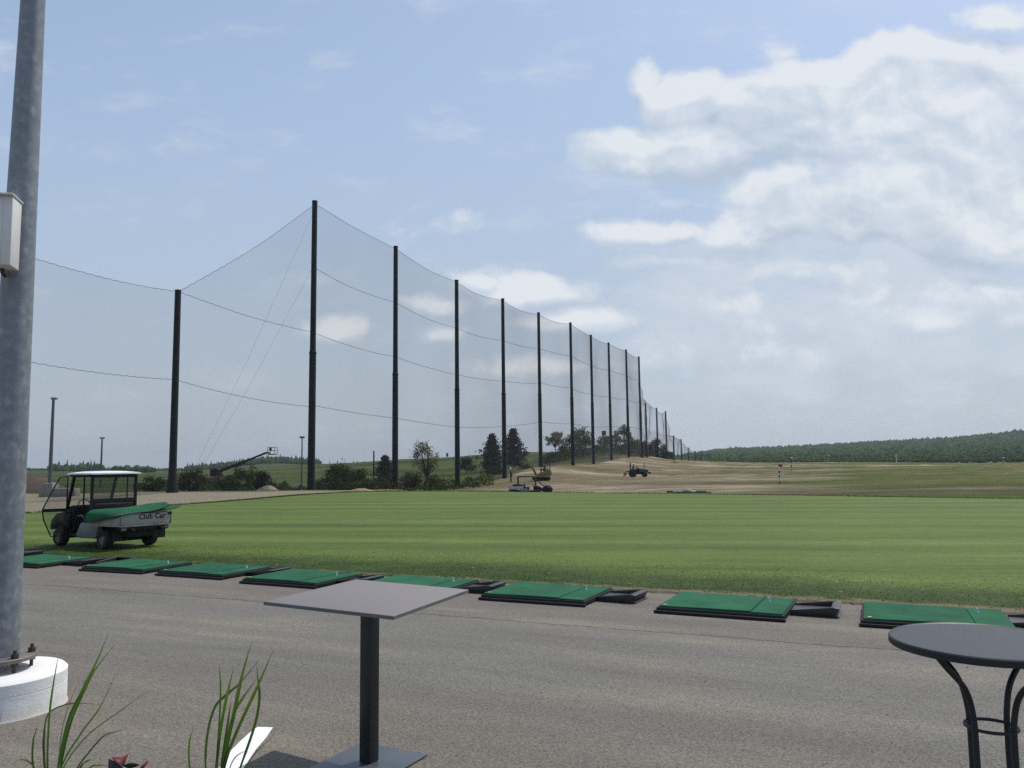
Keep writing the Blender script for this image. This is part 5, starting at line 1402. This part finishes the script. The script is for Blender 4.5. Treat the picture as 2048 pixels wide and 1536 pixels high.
for hh in (.05, h2 * .55, h2):
    for s in (-1, 1):
        bk.bar(D + Vector((-w2, s * .6, hh)), D + Vector((w2, s * .6, hh)), .05); bk.bar(D + Vector((s * w2, -.6, hh)), D + Vector((s * w2, .6, hh)), .05)
bk.box(D, (2 * w2, 1.2, .08)); bk.build('basket', oj, bl)
MB().box(D + Vector((-w2 * .6, 0, h2 * .75)), (.2, .4, h2 * .45)).build('control_box', blackp, bl)

# long pale bundle at the lawn edge
p = W(1376, 985, 52.5)
green_p = simple('green_pipe', (0.03, 0.075, 0.05), 0.5); pale_t = simple('pale_folded_sheet', (0.25, 0.23, 0.19), 0.8, var=0.25, scale=6, bump=.6, bscale=8)
bt = thing('green_pole_bundle', 'bundle of long green poles lying on the far lawn edge', 'pole bundle', (p.x, p.y, .05), R(-33))
for k, (y, z, l, x) in enumerate(((0, .02, 2.9, 0), (.09, .03, 2.6, .2), (.05, .09, 2.7, -.15), (-.08, .025, 2.2, .3))):
    MB().tube([(x - l / 2, y, z + .02), (x + l / 2, y, z + .02)], .035, 8).build('pole', green_p, bt)
rs_ = np.random.RandomState(4)
V = []; F = []
for i in range(15):
    for k in range(7):
        s, q = i / 14, k / 6
        V.append((-.75 + 1.5 * s, (q - .5) * .55, (.09 + .16 * math.exp(-((s - .62) / .2) ** 2) * (1 - abs(2 * q - 1) ** 2) + rs_.uniform(0, .04)) * (0.5 if k in (0, 6) else 1)))
for i in range(14):
    for k in range(6): F.append((i * 7 + k, i * 7 + k + 1, i * 7 + k + 8, i * 7 + k + 7))
so2 = MB().add(V, F).build('folded_sheet', pale_t, loc=(p.x - .15, p.y + .12, .07)); so2.rotation_euler = (0, 0, R(-33))
md = so2.modifiers.new('solid', 'SOLIDIFY'); md.thickness = .03
tag(so2, 'crumpled pale sheet lying over the green poles at the lawn edge', 'sheet')
# ------------------------------------------------------------------ trees and shrubs
def leaf_mat(name, ramp_, trans=0.35, scale=1.6):
    mt, nt, bs, out = newmat(name)
    ps = N(nt, 'NewGeometry').outputs['Position']
    nz = NOISE(nt, ps, scale, 5, 0.65)
    rpi = N(nt, 'NewGeometry').outputs['Random Per Island']
    col = RAMP(nt, MA(nt, 'ADD', MA(nt, 'MULTIPLY', nz, 0.7), MA(nt, 'MULTIPLY', rpi, 0.3)), ramp_)
    df = N(nt, 'BsdfDiffuse', None, Color=col); tl = N(nt, 'BsdfTranslucent', None, Color=col)
    mx = N(nt, 'MixShader', None, i0=trans, i1=df.outputs[0], i2=tl.outputs[0])
    nt.links.new(mx.outputs[0], out.inputs['Surface']); nt.nodes.remove(bs)
    return mt
LM = {
 'dark': leaf_mat('dark_shrub_leaves', [(0.3, (0.020, 0.032, 0.011)), (0.5, (0.038, 0.056, 0.019)), (0.7, (0.07, 0.088, 0.034))], 0.4),
 'green': leaf_mat('green_leaves', [(0.3, (0.036, 0.058, 0.014)), (0.5, (0.075, 0.105, 0.026)), (0.7, (0.12, 0.15, 0.045))], 0.5),
 'pale': leaf_mat('spring_leaves', [(0.3, (0.075, 0.085, 0.035)), (0.5, (0.15, 0.155, 0.075)), (0.7, (0.25, 0.22, 0.13))], 0.55),
 'pine': leaf_mat('pine_needles', [(0.3, (0.010, 0.019, 0.012)), (0.5, (0.020, 0.033, 0.020)), (0.7, (0.036, 0.052, 0.032))], 0.2),
 'brown': leaf_mat('brown_twigs', [(0.3, (0.034, 0.034, 0.017)), (0.5, (0.062, 0.062, 0.030)), (0.7, (0.10, 0.098, 0.048))], 0.35),
}
bark = simple('grey_bark', (0.055, 0.047, 0.038), 0.9, var=0.3, scale=4)
def leaf_quads(C, size, rs_, up=0.0):
    n = len(C)
    a = rs_.normal(0, 1, (n, 3)); a[:, 2] += up; a /= np.linalg.norm(a, axis=1)[:, None]
    h = rs_.normal(0, 1, (n, 3)); u_ = np.cross(a, h); u_ /= np.linalg.norm(u_, axis=1)[:, None]; v_ = np.cross(a, u_)
    s = size * rs_.uniform(0.55, 1.3, n)[:, None]
    q = np.stack([C - u_ * s, C - v_ * s * .55, C + u_ * s, C + v_ * s * .55], 1)
    return q.reshape(-1, 3)
def foliage(name, C, size, mat, parent, rs_):
    V = leaf_quads(C, size, rs_)
    return fastmesh(name, V, np.arange(len(V)).reshape(-1, 4), mat, parent)
def plant(kind, px, pyb, pyt, wpx, Y, lab, mat, seed, name, cat, group, n=900, lean=0.0):
    rs_ = np.random.RandomState(seed)
    g = on_ground(px, Y); top = W(px, pyt, Y).z
    low = W(px, pyb, Y).z
    H = max(top - g.z, 0.8); w = wpx * (1.15 if kind in ('bush', 'brush', 'tree') else 1.05) / FPX * Y / 2
    lowz = max(0.0, min(low - g.z, H * 0.4))
    t = thing(name, lab, cat, g, 0, group)
    px_m = FPX / 2 / Y
    if kind == 'pine':
        b = MB().tube([(0, 0, -.3), (0, 0, H * .5), (0, 0, H * .97)], [H * .022, H * .015, .03], 7)
        C = []
        nw = 15
        for i in range(nw):
            f = i / (nw - 1); z = lowz + H * .05 + (H * .94 - lowz) * f
            rad = w * (1 - f ** 1.6) ** 0.85 * (1.12 if f > .15 else .95) + .12
            nb = int(9 - 4 * f)
            for k in range(nb):
                a = 2 * math.pi * (k + rs_.uniform(-.35, .35)) / nb + i
                L_ = rad * rs_.uniform(.5, 1.2) * (1 + .16 * math.sin(i * 2.1 + a * 2 + seed))
                e_ = np.array((math.cos(a) * L_, math.sin(a) * L_, z + L_ * .12))
                if f < .8: b.tube([(0, 0, z - L_ * .1), tuple(e_ * .92)], [.035, .012], 4, cap=False)
                m_ = max(4, int(n / (nw * 7)))
                s = np.sqrt(rs_.uniform(.05, 1, m_))[:, None]
                C.append(np.array((0, 0, z))[None] * (1 - s) + e_[None] * s + rs_.normal(0, 1, (m_, 3)) * np.array((.20, .20, .14)) * w * .6)
        b.build('trunk', bark, t)
        foliage('crown', np.concatenate(C), max(.16, 1.1 / px_m), LM[mat], t, rs_)
    elif kind in ('tree', 'sparse'):
        th = H * (.20 if kind == 'tree' else .30)
        b = MB(); tops = Vector((lean * w, 0, th))
        b.tube([(0, 0, -.3), (lean * w * .4, .0, th * .5), tops], [H * .020 + .03, H * .016 + .02, H * .013 + .02], 7)
        C = []; nl = 13 if kind == 'tree' else 17
        for k in range(nl):
            a = 2 * math.pi * k / nl * 2.4 + rs_.uniform(-.4, .4); el = rs_.uniform(.0, 1.0)
            rr_ = rs_.uniform(.65, 1.05)
            e_ = Vector((math.cos(a) * w * math.cos(el * 1.25) * rr_, math.sin(a) * w * math.cos(el * 1.25) * rr_, th + (H - th) * (.12 + .86 * el) * rs_.uniform(.86, 1.0)))
            s0 = tops * rs_.uniform(.72, 1.0); m_ = s0.lerp(e_, .5) + Vector((0, 0, (e_.z - s0.z) * .10))
            b.tube([s0, m_, e_], [H * .009 + .012, H * .006 + .008, .008], 5, cap=False)
            for j in range(3):
                q = m_.lerp(e_, rs_.uniform(.1, .8)); d = Vector(rs_.normal(0, 1, 3)) * w * .22; d.z = abs(d.z); b.tube([q, q + d], [.012, .005], 4, cap=False)
                mm = max(3, int(n / (nl * (8 if kind == 'tree' else 4)))); C.append(np.array(q + d)[None] + rs_.normal(0, 1, (mm, 3)) * w * (.14 if kind == 'tree' else .09))
            mm = max(4, int(n / (nl * (1.7 if kind == 'tree' else 3.2))))
            C.append(np.array(e_)[None] * .93 + np.array(s0)[None] * .07 + rs_.normal(0, 1, (mm, 3)) * np.array((1, 1, .8)) * w * (.22 if kind == 'tree' else .12))
        b.build('trunk', bark, t)
        foliage('crown', np.concatenate(C), max(.12, .85 / px_m) if kind == 'sparse' else max(.15, 1.0 / px_m), LM[mat], t, rs_)
    else:
        nc = 16; C = []; b = MB()
        for k in range(nc):
            a = rs_.uniform(0, 6.283); r = math.sqrt(rs_.uniform(0, 1)) * w * .85; z = H * rs_.uniform(.18, .95) * math.sqrt(max(.08, 1 - (r / w) ** 2))
            c_ = np.array((math.cos(a) * r, math.sin(a) * r * .9, z)); mm = n // nc
            C.append(c_[None] + rs_.normal(0, 1, (mm, 3)) * np.array((w * .17, w * .17, H * .11)))
            b.tube([(c_[0] * .15, c_[1] * .15, -.2), tuple(c_ * np.array((.6, .6, .55))), tuple(c_)], [.05, .03, .012], 4, cap=False)
        C = np.concatenate(C); C[:, 2] = np.maximum(C[:, 2], .05)
        b.build('stems', bark, t)
        foliage('foliage', C, max(.13, (1.0 if kind == 'bush' else .6) / px_m), LM[mat], t, rs_)
    return t
SH, TR, PI_ = 'shrubs along the far edge of the gravel', 'young trees beyond the net', 'dark pines beyond the net'
P_ = [
 ('bush', 303, 984, 951, 52, 77, 'dark shrub just right of the white cart roof', 'dark', 'shrub', 'shrub', SH, 1100),
 ('bush', 386, 982, 937, 46, 79, 'dark rounded shrub just right of the flared net pole', 'dark', 'shrub', 'shrub', SH, 1300),
 ('bush', 368, 980, 952, 26, 84, 'small greyish shrub hard against the flared net pole', 'green', 'shrub', 'shrub', SH, 500),
 ('bush', 455, 982, 950, 34, 82, 'greyish shrub right of the red lift chassis', 'dark', 'shrub', 'shrub', SH, 800),
 ('bush', 478, 983, 938, 52, 84, 'wide dark shrub under the lift boom', 'dark', 'shrub', 'shrub', SH, 1300),
 ('bush', 502, 978, 931, 30, 90, 'lighter green upright shrub under the lift boom', 'green', 'shrub', 'shrub', SH, 700),
 ('bush', 527, 980, 941, 38, 86, 'darkest shrub left of the dirt heap', 'pine', 'shrub', 'shrub', SH, 1000),
 ('bush', 662, 981, 928, 62, 84, 'big dark shrub right of the first tall pole', 'dark', 'shrub', 'shrub', SH, 1700),
 ('bush', 703, 981, 922, 62, 88, 'big dark shrub with a peaked top between the first two tall poles', 'dark', 'shrub', 'shrub', SH, 1700),
 ('brush', 735, 984, 958, 60, 83, 'low green scrub between the first two tall poles', 'green', 'shrub', 'shrub', SH, 900),
 ('brush', 772, 984, 955, 44, 84, 'brown twiggy scrub left of the second tall pole', 'brown', 'shrub', 'shrub', SH, 700),
 ('pine', 770, 965, 913, 34, 105, 'small dark pine just left of the second tall pole', 'pine', 'pine_tree', 'pine tree', PI_, 1500),
 ('brush', 822, 984, 944, 62, 90, 'loose brown scrub right of the second tall pole', 'brown', 'shrub', 'shrub', SH, 800),
 ('brush', 868, 982, 950, 54, 94, 'thin brown scrub below the sparse leaning tree', 'brown', 'shrub', 'shrub', SH, 500),
 ('sparse', 846, 978, 881, 74, 92, 'sparse young tree with open branches right of the second tall pole', 'pale', 'young_tree', 'tree', TR, 900),
 ('tree', 932, 953, 916, 30, 140, 'small round dark tree right of the third tall pole', 'dark', 'young_tree', 'tree', TR, 900),
 ('pine', 984, 946, 871, 44, 140, 'full dark pine left of the fourth tall pole', 'pine', 'pine_tree', 'pine tree', PI_, 3200),
 ('pine', 1027, 932, 861, 48, 155, 'taller dark pine right of the fourth tall pole', 'pine', 'pine_tree', 'pine tree', PI_, 3200),
 ('bush', 992, 958, 936, 34, 126, 'low dark bush at the foot of the fourth tall pole', 'dark', 'shrub', 'shrub', SH, 700),
 ('brush', 1048, 952, 928, 30, 128, 'low green scrub behind the standing person', 'green', 'shrub', 'shrub', SH, 500),
 ('sparse', 1111, 908, 859, 40, 200, 'pale sparse tree left of the sixth tall pole', 'pale', 'young_tree', 'tree', TR, 1100),
 ('sparse', 1128, 922, 884, 24, 185, 'thin small tree between the pale tree and the sixth tall pole', 'pale', 'young_tree', 'tree', TR, 420),
 ('bush', 1102, 928, 904, 44, 180, 'dark spreading bush under the pale sparse tree', 'dark', 'shrub', 'shrub', SH, 900),
 ('tree', 1160, 914, 858, 50, 195, 'leafiest green tree just right of the sixth tall pole', 'green', 'young_tree', 'tree', TR, 2200),
 ('tree', 1212, 908, 868, 26, 214, 'narrow green tree left of the eighth tall pole', 'green', 'young_tree', 'tree', TR, 700),
 ('sparse', 1232, 905, 860, 26, 218, 'wispy pale tree just right of the eighth tall pole', 'pale', 'young_tree', 'tree', TR, 600),
 ('sparse', 1251, 903, 846, 36, 222, 'tallest pale wispy tree behind the ninth tall pole', 'pale', 'young_tree', 'tree', TR, 1000),
 ('tree', 1268, 906, 876, 24, 224, 'small green tree left of the last tall pole', 'green', 'young_tree', 'tree', TR, 700),
 ('pine', 1290, 915, 884, 20, 226, 'little pine just right of the last tall pole', 'pine', 'pine_tree', 'pine tree', PI_, 700),
 ('tree', 1308, 916, 875, 28, 234, 'brownish tree behind the middle-height net poles', 'brown', 'young_tree', 'tree', TR, 900),
 ('sparse', 1327, 917, 888, 22, 250, 'thin pale tree right of the brownish one', 'pale', 'young_tree', 'tree', TR, 500),
 ('bush', 1338, 921, 902, 18, 262, 'small dark bush right of the middle-height net poles', 'dark', 'shrub', 'shrub', SH, 400),
]
for i, (px, pb, pt, w, Y, m_) in enumerate(((1142, 916, 897, 44, 200, 'dark'), (1178, 914, 893, 40, 206, 'brown'), (1200, 908, 890, 36, 214, 'dark'), (1226, 908, 887, 40, 218, 'brown'), (1250, 907, 889, 40, 222, 'dark'), (1276, 910, 890, 32, 226, 'dark'), (1318, 917, 899, 40, 238, 'dark'), (1296, 916, 899, 30, 232, 'brown'))):
    where = ['left of the sixth tall pole', 'left of the seventh tall pole', 'right of the seventh tall pole', 'around the eighth tall pole', 'under the tallest wispy tree', 'left of the last tall pole', 'under the brownish tree', 'right of the last tall pole'][i]
    P_.append(('bush' if m_ == 'dark' else 'brush', px, pb, pt, w, Y, f'low {m_} scrub on top of the mound, {where}', m_, 'shrub', 'shrub', SH, 600))
for i, (kind, px, pb, pt, w, Y, lab, m_, nm_, cat, grp, n) in enumerate(P_):
    plant(kind, px, pb, pt, w, Y, lab, m_, 40 + i, nm_, cat, grp, int(n * 1.5), 0.25 if px == 846 else 0.0)

# ------------------------------------------------------------------ far woods (one mass each)
ico = bmesh.new(); bmesh.ops.create_icosphere(ico, subdivisions=2, radius=1.0)
IV = np.array([v.co[:] for v in ico.verts]); IF = np.array([[v.index for v in f.verts] for f in ico.faces]); ico.free()
ico1 = bmesh.new(); bmesh.ops.create_icosphere(ico1, subdivisions=1, radius=1.0)
JV = np.array([v.co[:] for v in ico1.verts]); JF = np.array([[v.index for v in f.verts] for f in ico1.faces]); ico1.free()
# low undergrowth along the gravel and on the mound
rs_ = np.random.RandomState(77); n = 8000
pxu = rs_.uniform(270, 985, n); Yu = 79.5 + rs_.beta(1, 2.0, n) * 26 + np.clip(pxu - 820, 0, 200) * .09
xu = (pxu - 1024) / FPX * Yu; zu = Zt(xu, Yu)
hu = rs_.uniform(0, 1, n) ** 1.6 * np.clip(0.8 + 0.9 * np.sin(pxu * .043 + 1.2) * np.sin(pxu * .0171) + .35 * np.sin(pxu * .19), .15, 2)
foliage('undergrowth', np.stack([xu, Yu, zu + hu], -1), .15, LM['dark'], None, rs_)['kind'] = 'stuff'
n = 5500
pxu = rs_.uniform(1085, 1345, n); Yu = np.interp(pxu, [1085, 1150, 1222, 1283, 1345], [172, 196, 212, 226, 262]) + rs_.uniform(-14, 18, n)
xu = (pxu - 1024) / FPX * Yu; zu = Zt(xu, Yu)
hu = rs_.uniform(0, 1, n) ** 1.5 * (1.5 + 0.8 * np.sin(pxu * .09))
foliage('undergrowth', np.stack([xu, Yu, zu + hu], -1), .28, LM['dark'], None, rs_)['kind'] = 'stuff'
fm, nt, bs, out = newmat('far_wood_foliage')
ps = N(nt, 'NewGeometry').outputs['Position']; ri = N(nt, 'NewGeometry').outputs['Random Per Island']
n1_ = NOISE(nt, ps, 0.02, 5, 0.6); n2_ = NOISE(nt, ps, 0.9, 6, 0.75)
fc = RAMP(nt, MA(nt, 'ADD', MA(nt, 'ADD', MA(nt, 'MULTIPLY', ri, 0.45), MA(nt, 'MULTIPLY', n1_, 0.35)), MA(nt, 'MULTIPLY', n2_, 0.25)), [(0.25, (0.020, 0.042, 0.014)), (0.5, (0.034, 0.064, 0.019)), (0.75, (0.054, 0.090, 0.025))])
df = N(nt, 'BsdfDiffuse', None, Color=fc)
nt.links.new(N(nt, 'Bump', None, Strength=1.0, Distance=1.2, Height=n2_).outputs[0], df.inputs['Normal'])
nt.links.new(df.outputs[0], out.inputs['Surface']); nt.nodes.remove(bs)
def wood(name, pts, radii, conifer, seed):
    rs_ = np.random.RandomState(seed); Vs = []; Fs = []; o = 0
    for (x, y, z), r, cf in zip(pts, radii, conifer):
        BV, BF = (IV, IF) if math.hypot(x, y) < 600 else (JV, JF)
        d = BV * (1 + rs_.uniform(-.32, .32, (len(BV), 1))) + rs_.normal(0, .07, BV.shape)
        if cf: 
            d = d * np.array((.55, .55, 1.5)); k = np.clip((1.5 - d[:, 2]) / 2.6, .05, 1); d[:, :2] *= k[:, None] * 1.5
        else: d = d * np.array((1, 1, rs_.uniform(.85, 1.25)))
        Vs.append(d * r + np.array((x, y, z + r * (.6 if not cf else 1.0)))); Fs.append(BF + o); o += len(BV)
    return tag(fastmesh(name, np.concatenate(Vs), np.concatenate(Fs), fm, smooth=False), kind='stuff')
def scatter(px0, px1, r0, r1, n, seed, keep=None):
    rs_ = np.random.RandomState(seed)
    px = rs_.uniform(px0, px1, n); r = np.sqrt(rs_.uniform(r0 ** 2, r1 ** 2, n))
    ang = np.arctan((px - 1024) / FPX); x = r * np.sin(ang); y = r * np.cos(ang)
    return np.stack([x, y, Zt(x, y)], -1), px
P, px = scatter(1318, 2750, 440, 1420, 20000, 5)
k = px > 1318 + (np.hypot(P[:, 0], P[:, 1]) < 520) * 20
P = P[k]
dP = np.hypot(P[:, 0], P[:, 1])
wood('wooded_hill', P, RS.uniform(2.0, 4.2, len(P)) * np.clip((dP - 380) / 420, .32, 1.0), RS.uniform(0, 1, len(P)) < .004, 1)
P1, px1 = scatter(375, 640, 820, 960, 700, 6)
P2_, px2 = scatter(-400, 372, 1000, 1700, 1500, 7)
P3_, px3 = scatter(640, 760, 620, 720, 22, 8)
P4_, px4 = scatter(1030, 1120, 600, 800, 120, 9)
P5_, px5 = scatter(232, 308, 640, 700, 120, 10)
P6_, px6 = scatter(105, 205, 800, 900, 160, 12)
PP = np.concatenate([P1, P2_, P3_, P4_, P5_, P6_])
rr = np.concatenate([RS.uniform(1.8, 3.2, len(P1)), RS.uniform(1.0, 2.2, len(P2_)), RS.uniform(1.5, 2.6, len(P3_)), RS.uniform(2, 4, len(P4_)), RS.uniform(2.2, 2.9, len(P5_)), RS.uniform(2.0, 4.0, len(P6_))])
cf = np.concatenate([RS.uniform(0, 1, len(P1)) < .22, RS.uniform(0, 1, len(P2_)) < .15, RS.uniform(0, 1, len(P3_)) < .7, RS.uniform(0, 1, len(P4_)) < .3, np.zeros(len(P5_), bool), RS.uniform(0, 1, len(P6_)) < .2])
wood('distant_woods', PP, rr, cf, 2)

# ------------------------------------------------------------------ air
if HAZE > 0:
    hm = bpy.data.materials.new('pale_air'); hm.use_nodes = True; nt = hm.node_tree; nt.nodes.clear()
    out = N(nt, 'OutputMaterial'); vp = N(nt, 'VolumePrincipled', None, Color=(0.80, 0.88, 1.0, 1), Density=HAZE, Anisotropy=0.3)
    nt.links.new(vp.outputs[0], out.inputs['Volume'])
    hzb = MB().box((0, 0, 33.5), (9200, 9200, 81)).build('haze', hm, smooth=False)
    tag(hzb, kind='stuff')
